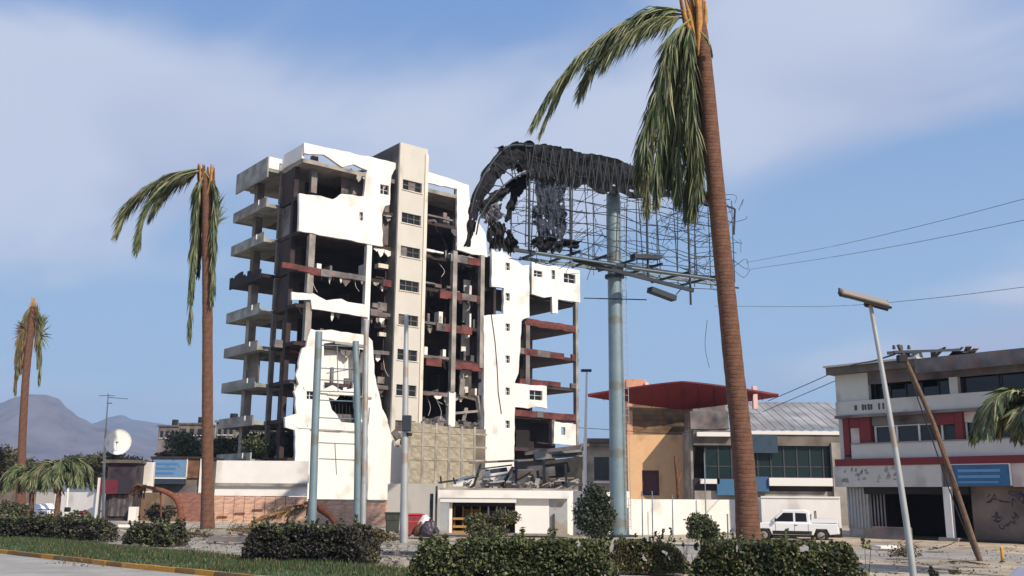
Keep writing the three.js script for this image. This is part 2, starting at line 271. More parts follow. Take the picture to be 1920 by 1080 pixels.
// mountains
function ridge(name, pts, D, depth, color, seed) {
  const nx = 220, nz = 46, pos = [], idx = [], R = [];
  const x0 = pts[0][0], x1 = pts[pts.length - 1][0];
  const Y = (px) => { for (let i = 0; i < pts.length - 1; i++) if (px <= pts[i + 1][0]) { const t = (px - pts[i][0]) / (pts[i + 1][0] - pts[i][0]); const s = t * t * (3 - 2 * t); return lerp(pts[i][1], pts[i + 1][1], lerp(t, s, 0.5)); } return pts[pts.length - 1][1]; };
  for (let i = 0; i <= nx; i++) {
    const px = lerp(x0, x1, i / nx), q = at(px, Y(px), D);
    for (let j = 0; j <= nz; j++) {
      const w = j / nz, s = w * 2 - 1, prof = Math.pow(1 - Math.abs(s), 1.15), z = -D + (-s) * depth, X = q.x * (-z / D);
      const n = fbm(X / depth * 5 + 9, z / depth * 5, 5, 0, seed) - 0.5, n2 = Math.abs(fbm(X / depth * 3 + 3, z / depth * 1.4, 4, 0, seed + 3) - 0.5);
      const H = q.y * prof * (1 + (n * 0.7 - n2 * 1.1) * (1 - prof) * 1.4) + q.y * n * 0.05;
      pos.push(X, Math.max(-2, H), z);
    }
  }
  for (let i = 0; i < nx; i++) for (let j = 0; j < nz; j++) { const a = i * (nz + 1) + j, b = a + nz + 1; idx.push(a, b, a + 1, b, b + 1, a + 1); }
  const g = new THREE.BufferGeometry(); g.setAttribute('position', new THREE.Float32BufferAttribute(pos, 3)); g.setIndex(idx); g.computeVertexNormals();
  struct(name, g, color);
}
ridge('mountain', [[-420, 860], [-200, 790], [-60, 757], [0, 755], [28, 745], [55, 741], [85, 742], [108, 748], [128, 768], [150, 784], [185, 800], [230, 812], [300, 830], [380, 850], [470, 890]], 2600, 900, M('#6b6674', { map: T_dirt, s: 400 }), 4);
ridge('mountain', [[60, 870], [130, 812], [180, 792], [205, 782], [228, 779], [250, 788], [300, 795], [345, 806], [420, 816], [520, 838], [640, 862], [760, 900]], 3600, 1100, M('#5d6072', { map: T_dirt, s: 400 }), 14);

// ================================================================ the damaged tower block
const tw = (() => {
  const R = rng(101);
  const o = at(570, 268, 86); o.y = 0;
  const TURN = 39 * Math.PI / 180, F = frame(o, TURN);
  const g = thing('tower_block', 'gutted white nine storey tower block with torn facade and bare floors', 'building', [o.x, 0, o.z], TURN);
  const px = (list, z = 0) => list.map(([x, y]) => F.hit(x, y, z));
  const X = (x, y = 500, z = 0) => F.hit(x, y, z)[0];
  const lev = (k) => 1.9 + 3.47 * k;
  const levR = (k) => [0, 3.9, 7.2, 10.6, 14.0, 17.35, 20.75, 24.1, 27.4][k];
  const D = 12.6;
  const X1 = X(735), X2 = X(800), X3 = X(907), X4 = X(992), X5 = X(1085);

  // floors of the main part: broken in front, each a slab
  for (let k = 0; k <= 9; k++) {
    const t = k === 9 ? 0.4 : 0.34, pts = [];
    const front = []; for (let x = 0.1; x < X3; x += 0.9) front.push([x, -0.08 - ((k === 4 || k === 3 || k === 7) ? R() * 0.5 : R() * 0.12)]);
    pts.push(...front, [X3, -0.1], [X3, -D * 0.8], [X2, -D], [0.4, -D]);
    part(g, 'floor_slab', slabXZ(pts, lev(k), t), k === 9 ? mat.conc : mat.ruin);
  }
  // right wing floors
  for (let k = 1; k <= 6; k++) {
    const pts = []; for (let x = X3 - 0.2; x < X5; x += 0.8) pts.push([x, -0.1 - R() * 0.12]); pts.push([X5, -0.1], [X5, -8.6], [X3, -8.6]);
    part(g, 'floor_slab', slabXZ(pts, levR(k), 0.35), mat.ruin);
  }
  part(g, 'floor_slab', slabXZ([[X3, -0.3], [X5, -0.3], [X5, -8.6], [X3, -8.6]], F.hit(1040, 560, 0)[1], 0.35), mat.ruinDark);
  part(g, 'roof_slab', slabXZ([[X4 - 0.5, -0.3], [X5 - 0.03, -0.3], [X5 - 0.03, -8.6], [X4 - 0.5, -8.6]], F.hit(1040, 508, 0)[1], 0.3), mat.conc);
  // edge beams, dull red where the plaster is off
  const eb = (x0, x1, y0, y1, m, z = 0.02, h) => { const a = F.hit(x0, y0, z), b = F.hit(x1, y1, z); return { a, b, m }; };
  const beamAt = (x0, x1, y, hpx, m, z = 0.05) => { const a = F.hit(x0, y, z), b = F.hit(x0, y + hpx, z), xr = X(x1, y, z); let xx = a[0], q = 0; while (xx < xr - 0.05) { const e = Math.min(xr, xx + 0.7 + R() * 1.5), dy = (R() - 0.5) * 0.14, dz = q++ * 0.004 + R() * 0.1; const mm = m === mat.red && R() < 0.3 ? mat.ruinGrey : m; if (R() > 0.08) part(g, 'edge_beam', box(xx, e, b[1] + dy + (R() < 0.3 ? 0.12 : 0), a[1] + dy * 0.5, z - 0.34, z - dz), mm); xx = e; } };
  beamAt(530, 742, 491, 13, mat.red); beamAt(696, 738, 582, 8, mat.ruinGrey); beamAt(690, 742, 655, 10, mat.ruinGrey); beamAt(690, 738, 720, 10, mat.ruinGrey);
  beamAt(803, 858, 401, 5, mat.ruinGrey); beamAt(800, 908, 466, 5, mat.frameW); beamAt(798, 856, 528, 6, mat.ruinGrey); beamAt(796, 852, 602, 5, mat.ruinGrey); beamAt(794, 850, 664, 6, mat.ruinGrey); beamAt(792, 848, 733, 7, mat.ruinGrey);
  beamAt(846, 908, 475, 14, mat.red, 0.3); beamAt(826, 908, 543, 15, mat.red, 0.3); beamAt(820, 905, 605, 15, mat.red, 0.3); beamAt(800, 903, 671, 15, mat.red, 0.3);
  beamAt(984, 1083, 596, 13, mat.red); beamAt(972, 1083, 651, 13, mat.red); beamAt(975, 1083, 709, 12, mat.red); beamAt(966, 1084, 768, 12, mat.red);
  // red lower floor pieces at the broken corner
  for (const [x0, x1, y, h] of [[516, 584, 636, 14], [530, 566, 705, 16]]) beamAt(x0, x1, y, h, mat.red, -1.2);

  // columns
  const col = (x, ya, yb, w, m, z = -0.1, dz = 0.5) => { const a = F.hit(x, ya, z), b = F.hit(x, yb, z), c = (a[0] + F.hit(x, (ya + yb) / 2, z)[0]) / 2; part(g, 'column', box(c - w / 2, c + w / 2, Math.max(0, b[1]), a[1], z - dz, z), m); };
  col(591, 292, 362, 0.6, mat.ruinGrey, -1.2); col(584, 436, 640, 0.62, mat.conc); col(691, 452, 700, 0.56, mat.white); col(685, 640, 870, 0.5, mat.conc, 0.04);
  col(548, 300, 900, 0.6, mat.ruinGrey, -4.2); col(741, 455, 780, 0.5, mat.conc, 0.1);
  col(853, 470, 735, 0.52, mat.conc, 0.34); col(905, 478, 690, 0.5, mat.conc, 0.34); col(848, 735, 800, 0.8, mat.white, 0.2); col(858, 350, 470, 0.3, mat.ruinGrey, -0.8);
  col(990, 600, 720, 0.55, mat.ruinGrey, 0.02); col(1082, 566, 860, 0.36, mat.conc, 0.05); col(1038, 780, 835, 0.5, mat.ruinGrey);
  for (const [x, z] of [[X4 + 0.6, -8], [X5 - 0.4, -8.2]]) part(g, 'column', box(x - 0.2, x + 0.2, 0, levR(6), z - 0.25, z + 0.25), mat.concDark);

  // interior walls: storeys seen as dark rooms, their shade put into the wall colour
  const wallBox = (x0, x1, y0, y1, z0, z1, m) => part(g, 'interior_wall', box(x0, x1, y0, y1, z0, z1), m);
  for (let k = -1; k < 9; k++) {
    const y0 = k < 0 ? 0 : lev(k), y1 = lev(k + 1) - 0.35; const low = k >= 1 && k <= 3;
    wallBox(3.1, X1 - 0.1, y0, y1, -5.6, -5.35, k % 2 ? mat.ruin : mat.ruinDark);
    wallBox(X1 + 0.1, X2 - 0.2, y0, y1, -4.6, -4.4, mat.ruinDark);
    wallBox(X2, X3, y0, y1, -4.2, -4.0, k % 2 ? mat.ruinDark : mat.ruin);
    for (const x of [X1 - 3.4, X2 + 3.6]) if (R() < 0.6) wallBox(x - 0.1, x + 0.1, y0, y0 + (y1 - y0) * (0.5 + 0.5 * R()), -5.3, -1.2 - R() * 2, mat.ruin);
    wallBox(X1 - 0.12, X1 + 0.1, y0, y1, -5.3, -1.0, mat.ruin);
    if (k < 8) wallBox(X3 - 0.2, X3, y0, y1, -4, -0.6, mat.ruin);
    // wreckage lying on the floor
    if (k >= 0) { const gs = []; for (let i = 0; i < 26; i++) { const x = 0.6 + R() * (X3 - 1), z = -0.5 - R() * 3.4, s = 0.1 + 0.35 * R(); const b = new THREE.BoxGeometry(s * (1 + 2 * R()), s * 0.6, s * (1 + R())); b.rotateY(R() * 3); b.rotateZ((R() - 0.5) * 1.2); b.translate(x, y0 + s * 0.3, z); gs.push(b); } const m = part(g, 'wreckage', gs, mat.ruinGrey); m.userData.kind = 'stuff'; }
  }
  // wing: dark inner wall near the white core
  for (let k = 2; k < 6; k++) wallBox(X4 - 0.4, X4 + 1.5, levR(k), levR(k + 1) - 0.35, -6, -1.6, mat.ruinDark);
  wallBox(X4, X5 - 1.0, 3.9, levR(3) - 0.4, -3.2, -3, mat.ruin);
  // pale inner walls standing in the rooms
  const W = (name, list, z, t, m, holes = [], j = 0) => { let p = px(list, z); if (j) p = jag(p, j, 0.7, R); return part(g, name, extr(p, holes.map((h) => px(h, z)), z, t), m); };
  W('inner_panel', [[641, 325], [683, 318], [684, 366], [640, 362]], -1.6, 0.15, mat.ruinGrey);
  W('inner_panel', [[870, 524], [892, 527], [892, 548], [870, 546]], -2, 0.15, mat.white);
  W('inner_panel', [[869, 566], [893, 570], [893, 606], [868, 604]], -2, 0.15, mat.white);
  W('inner_panel', [[866, 626], [893, 629], [892, 676], [864, 674]], -2, 0.15, mat.white);
  W('inner_panel', [[864, 694], [890, 697], [886, 735], [862, 740]], -1.6, 0.15, mat.cream, [], 0.1);
  W('inner_panel', [[716, 386], [734, 383], [734, 462], [718, 458]], -0.9, 0.15, mat.ruinGrey);

  // white facade that is left
  W('facade_panel', [[570, 267], [756, 308], [745, 312], [734, 330], [731, 384], [722, 386], [716, 402], [718, 462], [560, 433], [561, 362], [601, 367], [624, 374], [640, 363], [682, 368], [686, 330], [689, 319], [664, 308], [642, 313], [626, 302], [608, 290], [590, 289], [570, 287]], 0, 0.34, mat.white,
    [[[674, 397], [681, 398], [681, 414], [674, 413]], [[713, 345], [729, 348], [729, 366], [713, 363]]], 0.055);
  W('facade_panel', [[547, 547], [580, 551], [588, 550], [600, 557], [612, 563], [640, 560], [652, 566], [690, 572], [692, 595], [640, 587], [585, 579], [583, 562], [547, 562]], 0.14, 0.22, mat.white, [], 0.03);
  W('facade_panel', [[583, 617], [604, 620], [622, 618], [640, 622], [664, 625], [690, 630], [698, 640], [702, 700], [706, 722], [716, 765], [728, 790], [738, 832], [756, 842], [760, 860], [770, 880], [775, 945], [540, 945], [553, 862], [553, 806], [535, 801], [535, 782], [556, 776], [555, 745], [551, 735], [560, 720], [555, 703], [560, 690], [563, 668], [567, 652], [574, 650], [577, 634]], 0.1, 0.3, mat.white,
    [[[607, 644], [630, 641], [650, 646], [664, 650], [665, 690], [662, 728], [640, 732], [624, 722], [608, 730]], [[674, 654], [683, 656], [685, 706], [683, 788], [675, 786], [673, 720]], [[616, 745], [630, 750], [638, 740], [664, 741], [668, 794], [640, 791], [630, 776], [622, 768]], [[684, 895], [721, 897], [721, 918], [684, 917]], [[566, 889], [579, 890], [579, 906], [566, 905]], [[575, 733], [590, 734], [590, 749], [575, 748]]], 0.09);
  W('inner_panel', [[600, 640], [668, 650], [668, 732], [602, 735]], -0.9, 0.2, mat.white);
  W('inner_panel', [[616, 775], [668, 778], [668, 800], [616, 798]], -0.6, 0.2, mat.ruinGrey);
  for (const [x0, x1, y, h] of [[600, 692, 636, 5], [590, 698, 736, 4], [560, 730, 803, 4]]) beamAt(x0, x1, y, h, mat.conc, 0.24);
  for (let i = 0; i < 9; i++) { const xa = 610 + i * 6.5, a = F.hit(xa, 752 + R() * 10, -0.1), b = F.hit(xa + 2, 788, -0.1); part(g, 'rebar_stub', bar(V3(a[0], a[1], -0.15), V3(b[0] + (R() - .5) * 0.3, b[1], -0.1), 0.02, 4), mat.frameD); }
  W('facade_panel', [[803, 322], [879, 347], [882, 405], [893, 412], [910, 436], [914, 482], [878, 474], [866, 470], [857, 468], [857, 354], [803, 343]], 0.02, 0.3, mat.white, [], 0.05);
  W('facade_panel', [[694, 764], [708, 770], [716, 768], [728, 795], [738, 835], [752, 842], [760, 862], [770, 885], [776, 945], [690, 945], [690, 800]], 1.85, 0.25, mat.white, [], 0.06);
  // the white lift core with small windows
  const core = [[922, 467], [932, 474], [940, 469], [952, 478], [962, 487], [970, 490], [980, 498], [992, 497], [993, 594], [978, 600], [976, 645], [972, 700], [966, 715], [964, 880], [908, 880], [907, 592], [944, 588], [945, 540], [922, 537]];
  const win = []; for (const y of [492, 549, 606, 666, 726, 788]) win.push([[948, y], [956, y + 1], [956, y + 15], [948, y + 14]]); for (const y of [735, 797]) win.push([[967, y], [972, y], [972, y + 14], [967, y + 14]].map(([a, b]) => [a - 9, b + 42]));
  const holesOf = []; for (const y of [492, 549, 606, 666, 726, 788]) holesOf.push([[948, y], [956, y + 1], [956, y + 15], [948, y + 14]]);
  W('facade_panel', core, 0.5, 0.35, mat.white, holesOf, 0.05);
  part(g, 'core_wall', box(X(909, 700, 0.5), X(909, 700, 0.5) + 0.3, 0, F.hit(908, 592, 0.5)[1], -4, 0.14), mat.white);
  part(g, 'core_wall', box(X(930, 520, 0.5), X(930, 520, 0.5) + 0.3, F.hit(908, 592, 0.5)[1], F.hit(930, 476, 0.5)[1], -4, 0.14), mat.ruin);
  for (const [xa, ya, xb, yb, w] of [[921, 590, 928, 640, 0.05], [928, 640, 932, 690, 0.05], [932, 690, 934, 735, 0.05], [934, 735, 940, 776, 0.05]]) { const a = F.hit(xa, ya, 0.53), b = F.hit(xb, yb, 0.53); part(g, 'drain_pipe', bar(V3(a[0], a[1], 0.56), V3(b[0], b[1], 0.56), 0.045, 6), mat.frameD); }  // dark rods drawn for the groove at the edge of another wall plane
  W('facade_panel', [[997, 491], [1087, 507], [1088, 567], [1046, 561], [1046, 588], [1036, 587], [1035, 556], [1020, 558], [997, 551]], 0.1, 0.3, mat.white, [[[1001, 506], [1017, 509], [1017, 520], [1001, 518]], [[1034, 506], [1041, 507], [1041, 524], [1034, 523]], [[1057, 512], [1079, 515], [1079, 532], [1057, 529]]]);
  W('facade_panel', [[965, 719], [1025, 724], [1026, 766], [1004, 762], [990, 766], [965, 763]], 0.12, 0.3, mat.white, [[[993, 731], [1017, 733], [1017, 751], [993, 749]]], 0.04);
  W('facade_panel', [[1040, 790], [1080, 796], [1080, 835], [1038, 832]], 0.08, 0.3, mat.white, [[[1052, 800], [1060, 801], [1060, 816], [1052, 815]]], 0.05);
  wallBox(X(998), X(1085), F.hit(1040, 556)[1], F.hit(1040, 506)[1], -3.2, -3, mat.ruinGrey);
  // window panes and frames behind the openings
  const pane = (x0, y0, x1, y1, z) => { const a = F.hit(x0, y0, z), b = F.hit(x1, y1, z); const w = part(g, 'window', box(a[0] - 0.05, b[0] + 0.05, b[1] - 0.05, a[1] + 0.05, z - 0.34, z - 0.28), mat.glass); const mx = (a[0] + b[0]) / 2; part(w, 'window_frame', [box(mx - 0.03, mx + 0.03, b[1], a[1], z - 0.275, z - 0.22), box(a[0], b[0], (a[1] + b[1]) / 2 - 0.02, (a[1] + b[1]) / 2 + 0.02, z - 0.27, z - 0.225)], mat.frameW); };
  for (const y of [492, 549, 606, 666, 726, 788]) pane(948, y, 956, y + 15, 0.48);
  pane(674, 397, 681, 414, 0); pane(713, 345, 729, 366, 0); pane(684, 895, 721, 918, 0.1); pane(566, 889, 579, 906, 0.1); pane(575, 733, 590, 749, 0.1); pane(1057, 512, 1079, 532, 0.1); pane(1034, 506, 1041, 524, 0.1); pane(1001, 506, 1017, 520, 0.1);
  pane(993, 731, 1017, 751, 0.12);

  // beige stair tower standing proud of the facade
  {
    const z = 0.75, x0 = X(750, 300, z), x1 = X(802, 300, z), top = F.hit(750, 266, z)[1], holes = [], ys = [];
    for (let k = 0; k < 8; k++) ys.push(F.hit(770, 348, z)[1] - 3.42 * k);
    const w0 = x0 + 0.42, w1 = x1 - 0.62;
    for (const y of ys) if (y > 2) holes.push([[w0, y - 0.55], [w1, y - 0.55], [w1, y + 0.5], [w0, y + 0.5]]);
    const s = part(g, 'stair_tower', extr([[x0, 0], [x1, 0], [x1, top], [x0, top]], holes, z, 0.25), mat.tower);
    part(g, 'stair_tower_side', box(x0, x0 + 0.25, 0, top - 0.02, -5.6, z - 0.252), mat.towerSideShade);
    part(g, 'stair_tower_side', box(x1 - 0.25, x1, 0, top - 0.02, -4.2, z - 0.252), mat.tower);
    part(g, 'stair_tower_roof', box(x0 + 0.26, x1 - 0.26, top - 0.4, top - 0.1, -4.2, z - 0.26), mat.conc);
    part(g, 'stair_tower_side', box(x0 + 0.26, x1 - 0.26, 28, top - 0.41, -4.2, -3.9), mat.tower);
    part(g, 'stair_fin', box(x1 - 0.34, x1 + 0.02, 0, top - 0.6, z + 0.003, z + 0.16), mat.cream);
    for (const y of ys) if (y > 2) {
      const w = part(g, 'window', box(w0 - 0.04, w1 + 0.04, y - 0.6, y + 0.55, z - 0.24, z - 0.2), mat.glass);
      const n = 3, fr = []; for (let i = 0; i <= n; i++) { const x = lerp(w0 + 0.04, w1 - 0.04, i / n); fr.push(box(x - 0.035, x + 0.035, y - 0.55, y + 0.5, z - 0.19, z - 0.12)); } fr.push(box(w0 + 0.04, w1 - 0.04, y - 0.03, y + 0.03, z - 0.185, z - 0.125)); part(w, 'window_frame', fr, mat.concDark);
      part(w, 'window_sill', box(w0 - 0.1, w1 + 0.1, y - 0.64, y - 0.56, z + 0.003, z + 0.09), mat.cream);
      if (R() < 0.7) part(w, 'shutter', box(lerp(w0, w1, R() < 0.5 ? 0.02 : 0.36), lerp(w0, w1, R() < 0.5 ? 0.33 : 0.66), y - 0.5, y + 0.48, z - 0.195, z - 0.15), mat.ruinGrey);
    }
    // torn sheet on the roof behind
    for (let i = 0; i < 5; i++) part(g, 'roof_wreckage', beam(V3(x0 - 0.2 - i * 0.25, lev(9) + 1 + R() * 0.5, -2 - i * 0.7), V3(x0 - 0.9 - i * 0.3, lev(9) + 1.5 + R() * 0.7, -3 - i * 0.6), 0.3 + R() * 0.4, 0.06), mat.ruinDark);
  }
  // parapet on the other sides
  const topY = F.hit(570, 268)[1];
  part(g, 'parapet', box(0, 0.25, lev(9), topY - 0.02, -4.2, -0.302), mat.white);
  part(g, 'parapet', box(0, 0.25, lev(9) - 0.1, topY - 0.9, -5.4, -4.22), mat.white);
  // left flank: bare slabs with parapet balconies, open to the sky between them
  {
    const bx = -1.1, zf = -5.0, zb = -12.4;
    for (let k = 0; k <= 8; k++) {
      const y = lev(k), b = new THREE.Group();
      const sl = part(g, 'balcony', box(bx, 2.2, y - 0.38, y - 0.02, zb, zf), k === 6 ? mat.ruinDark : mat.balc);
      const hh = 0.45 + 0.14 * R();
      if (k !== 6) {
        part(sl, 'parapet', box(bx - 0.14, bx, y - 0.45, y + hh, zb - 0.14, zf + 0.14), k % 2 ? mat.balc : mat.conc);
        part(sl, 'parapet', box(bx + 0.002, 1.5, y - 0.45, y + hh - 0.02, zb - 0.14, zb - 0.002), mat.conc);
        part(sl, 'downpipe', bar(V3(bx - 0.2, y + 0.05, zf - 1.4), V3(bx - 0.2, y + hh, zf - 1.4), 0.06, 6), mat.frameW);
      } else part(sl, 'parapet', jagBox(R, bx, y, zb, zf), mat.ruinDark);
    }
    part(g, 'balcony', box(bx, 2.2, lev(9) - 0.3, lev(9) + 0.05, zb, zf), mat.balc);
    part(g, 'roof_parapet', box(bx - 0.14, bx, lev(9) - 0.9, lev(9) + 1.2, zb, zf), mat.balc);
    part(g, 'roof_parapet', box(bx + 0.003, 0.24, lev(9) - 0.3, lev(9) + 1.2, zf - 0.25, zf), mat.white);
    for (let k = -1; k <= 8; k++) {
      const y0 = k < 0 ? 0 : lev(k), y1 = lev(k + 1) - 0.38;
      part(g, 'column', box(-0.4, 0.35, y0, y1, -9.6, -8.9), k > 5 ? mat.concDark : mat.conc);
      part(g, 'column', box(0.02, 0.42, y0, y1, -4.9, -4.5), mat.concDark);
      part(g, 'column', box(0.1, 0.55, y0, y1, -2.2, -1.75), mat.ruin);
      if (k === 3) part(g, 'infill_wall', box(-0.2, -0.05, y0, y1, -8.85, -6.6), mat.concDark);
      if ([5, 6, 8, 7].includes(k)) part(g, 'infill_wall', box(0.25, 0.4, y0, y0 + (y1 - y0) * (k === 6 ? 1 : 0.95), -4.45, -2.25), k === 7 ? mat.ruinGrey : mat.ruin);
    }
  }
  // podium and low annexes
  part(g, 'podium', box(X4 - 2, X5 + 1.5, 0, 3.55, -9, 0.9), mat.ruinGrey);
  for (let i = 0; i < 4; i++) { const y = 1.2 + i * 0.75; part(g, 'podium_ledge', box(X4 - 2 + i * 0.6, X5 + 2 - 0.4 * i, y, y + 0.16, 0.902, 1.4 - 0.12 * i), i % 2 ? mat.concDark : mat.conc); }
  // hanging reinforcement and torn lumps on broken edges
  const rb = []; for (let i = 0; i < 140; i++) { const k = 2 + Math.floor(R() * 7), x = 0.3 + R() * (X3 - 0.5), y = lev(k) - 0.2; if (k > 6 && x < X1) continue; const a = V3(x, y, -0.15), b = V3(x + (R() - 0.5) * 0.6, y - 0.2 - R() * 0.9, 0.05 + R() * 0.3); rb.push(bar(a, b, 0.018, 4)); }
  part(g, 'rebar', rb, mat.frameD).userData.kind = 'stuff';
  const rubble = []; for (let i = 0; i < 260; i++) { const p = F.hit(790 + R() * 118, 700 + R() * 95, -0.4 - R() * 2.4), s = 0.15 + 0.5 * R(); const b = new THREE.BoxGeometry(s * (0.6 + 2 * R()), s * (0.3 + 0.8 * R()), s); b.rotateZ((R() - 0.5) * 2); b.rotateY(R() * 3); const y = lev(p[1] > lev(2) ? 2 : p[1] > lev(1) ? 1 : 0) + s * 0.3 + R() * 0.3; b.translate(p[0], y, -0.2 - R() * 2); rubble.push(b); }
  part(g, 'rubble', rubble, mat.ruinGrey).userData.kind = 'stuff';
  for (const [x0, y0, x1, y1, w] of [[846, 705, 852, 790, .4], [868, 710, 870, 742, .5], [882, 705, 886, 745, .3], [838, 760, 870, 742, .25], [850, 775, 905, 770, .3], [895, 742, 908, 800, .35], [862, 742, 908, 752, .3], [870, 790, 880, 765, .3]]) { const a = F.hit(x0, y0, 0.1), b = F.hit(x1, y1, 0.1); part(g, 'broken_beam', beam(V3(a[0], a[1], 0), V3(b[0], b[1], -0.4), w, w * 0.8), R() < 0.4 ? mat.concDark : mat.conc); }
  // scraps of white render, hanging strips and sagging conduits in the torn bays
  for (let i = 0; i < 70; i++) {
    const bay = i % 3, x = bay === 0 ? 0.4 + R() * (X1 - 1.2) : bay === 1 ? X2 + R() * (X3 - X2 - 0.4) : X1 - 2.2 + R() * 1.6, k = bay === 0 ? [3, 4, 5, 6, 9][Math.floor(R() * 5)] : 2 + Math.floor(R() * 7), y = lev(k) - 0.34, w = 0.25 + R() * 0.9, h = 0.15 + R() * 0.75;
    part(g, 'render_scrap', extr(jag([[x, y], [x + w, y], [x + w * (0.6 + 0.4 * R()), y - h * R()], [x + w * 0.4, y - h], [x, y - h * 0.5]], 0.06, 0.25, R), [], -0.05 - R() * 0.5, 0.1), R() < 0.5 ? mat.white : R() < 0.5 ? mat.conc : mat.ruinGrey);
  }
  for (let i = 0; i < 40; i++) { const k = 2 + Math.floor(R() * 7), x = R() < 0.5 ? 0.5 + R() * (X1 - 1) : X2 + R() * (X3 - X2), y = lev(k), h = 0.5 + R() * 1.2, w = 0.12 + R() * 0.4; part(g, 'wall_stub', box(x, x + w, y, y + h, -0.9 - R() * 1.5, -0.6), R() < 0.45 ? mat.white : mat.ruinGrey); }
  for (let i = 0; i < 26; i++) { const k = 3 + Math.floor(R() * 6), x = 0.5 + R() * (X3 - 1), y = lev(k) - 0.36, l = 0.8 + R() * 2; part(g, 'hanging_conduit', tube([V3(x, y, -0.3 - R()), V3(x + (R() - .5) * 0.5, y - l * 0.6, -0.2), V3(x + (R() - .5) * 1.2, y - l, 0.1 + R() * 0.2)], [0.022, 0.018], 4, 4), R() < 0.5 ? mat.black : mat.frameW); }
  for (let i = 0; i < 14; i++) { const x = 0.2 + R() * 3, k = 2 + Math.floor(R() * 3), y = lev(k) - 0.3; part(g, 'broken_beam', beam(V3(x, y, -1 - R() * 3), V3(x + 1 + R() * 1.4, y - 0.3 - R() * 1.1, -0.4 - R() * 2), 0.2, 0.18), R() < 0.5 ? mat.red : mat.ruin); }
  for (let i = 0; i < 18; i++) { const xa = 695 + R() * 40, ya = 470 + R() * 270, a = F.hit(xa, ya, -0.5), b = F.hit(xa + 6 + R() * 18, ya + 4 + R() * 16, -0.5); part(g, 'inner_panel', box(a[0], b[0], b[1], a[1], -0.9 - R() * 1.5, -0.7), [mat.ruinGrey, mat.conc, mat.cream, mat.ruin][i % 4]); }
  // broken blocks spilling beside the stair tower foot
  for (let i = 0; i < 26; i++) { const p = F.hit(720 + R() * 45, 790 + R() * 90, 0.7), s = 0.25 + R() * 0.4; const b = new THREE.BoxGeometry(s * 1.6, s, s * 1.2); b.rotateZ(R()); b.rotateY(R() * 3); b.translate(p[0], p[1] * 0.9, 0.7); part(g, 'broken_block', b, R() < 0.5 ? mat.ruinGrey : mat.conc); }
  return { F, X1, X2, X3, X4, X5, lev };
})();
function jagBox(R, bx, y, zb, zf) { const gs = []; for (let z = zb; z < zf - 0.3; z += 0.6) gs.push(box(bx - 0.12, bx, y - 0.5, y + 0.2 + R() * 0.7, z, z + 0.6)); return gs; }
{ // unfinished block wall in front of the tower
  const F = tw.F, z = 4.5, a = F.hit(766, 868, z), b = F.hit(912, 870, z), y0 = a[1], yl = F.hit(766, 786, z)[1], ym = F.hit(858, 799, z)[1], yr = F.hit(912, 801, z)[1];
  const g = thing('block_wall', 'olive unplastered block wall standing before the beige stair tower', 'wall', [F.o.x, 0, F.o.z], F.turn);
  const n = 6; for (let i = 0; i < n; i++) { const xa = lerp(a[0], b[0], i / n), xb = lerp(a[0], b[0], (i + 1) / n); const yt = (t) => t < 0.64 ? lerp(yl, ym, t / 0.64) : lerp(ym, yr, (t - 0.64) / 0.36); part(g, 'wall_panel', extr([[xa + 0.13, 0], [xb - 0.13, 0], [xb - 0.13, yt((i + 1) / n) - 0.2], [xa + 0.13, yt(i / n) - 0.2]], [], z, 0.18), i === n - 1 ? mat.concDark : mat.block); part(g, 'pier', box(xa - 0.125, xa + 0.125, 0, yt(i / n), z - 0.24, z + 0.05), mat.conc); }
  for (let i = 0; i < 3; i++) part(g, 'tie_beam', box(a[0], b[0], y0 + 0.3 + i * 1.25, y0 + 0.48 + i * 1.25, z + 0.003, z + 0.045), mat.block);
}

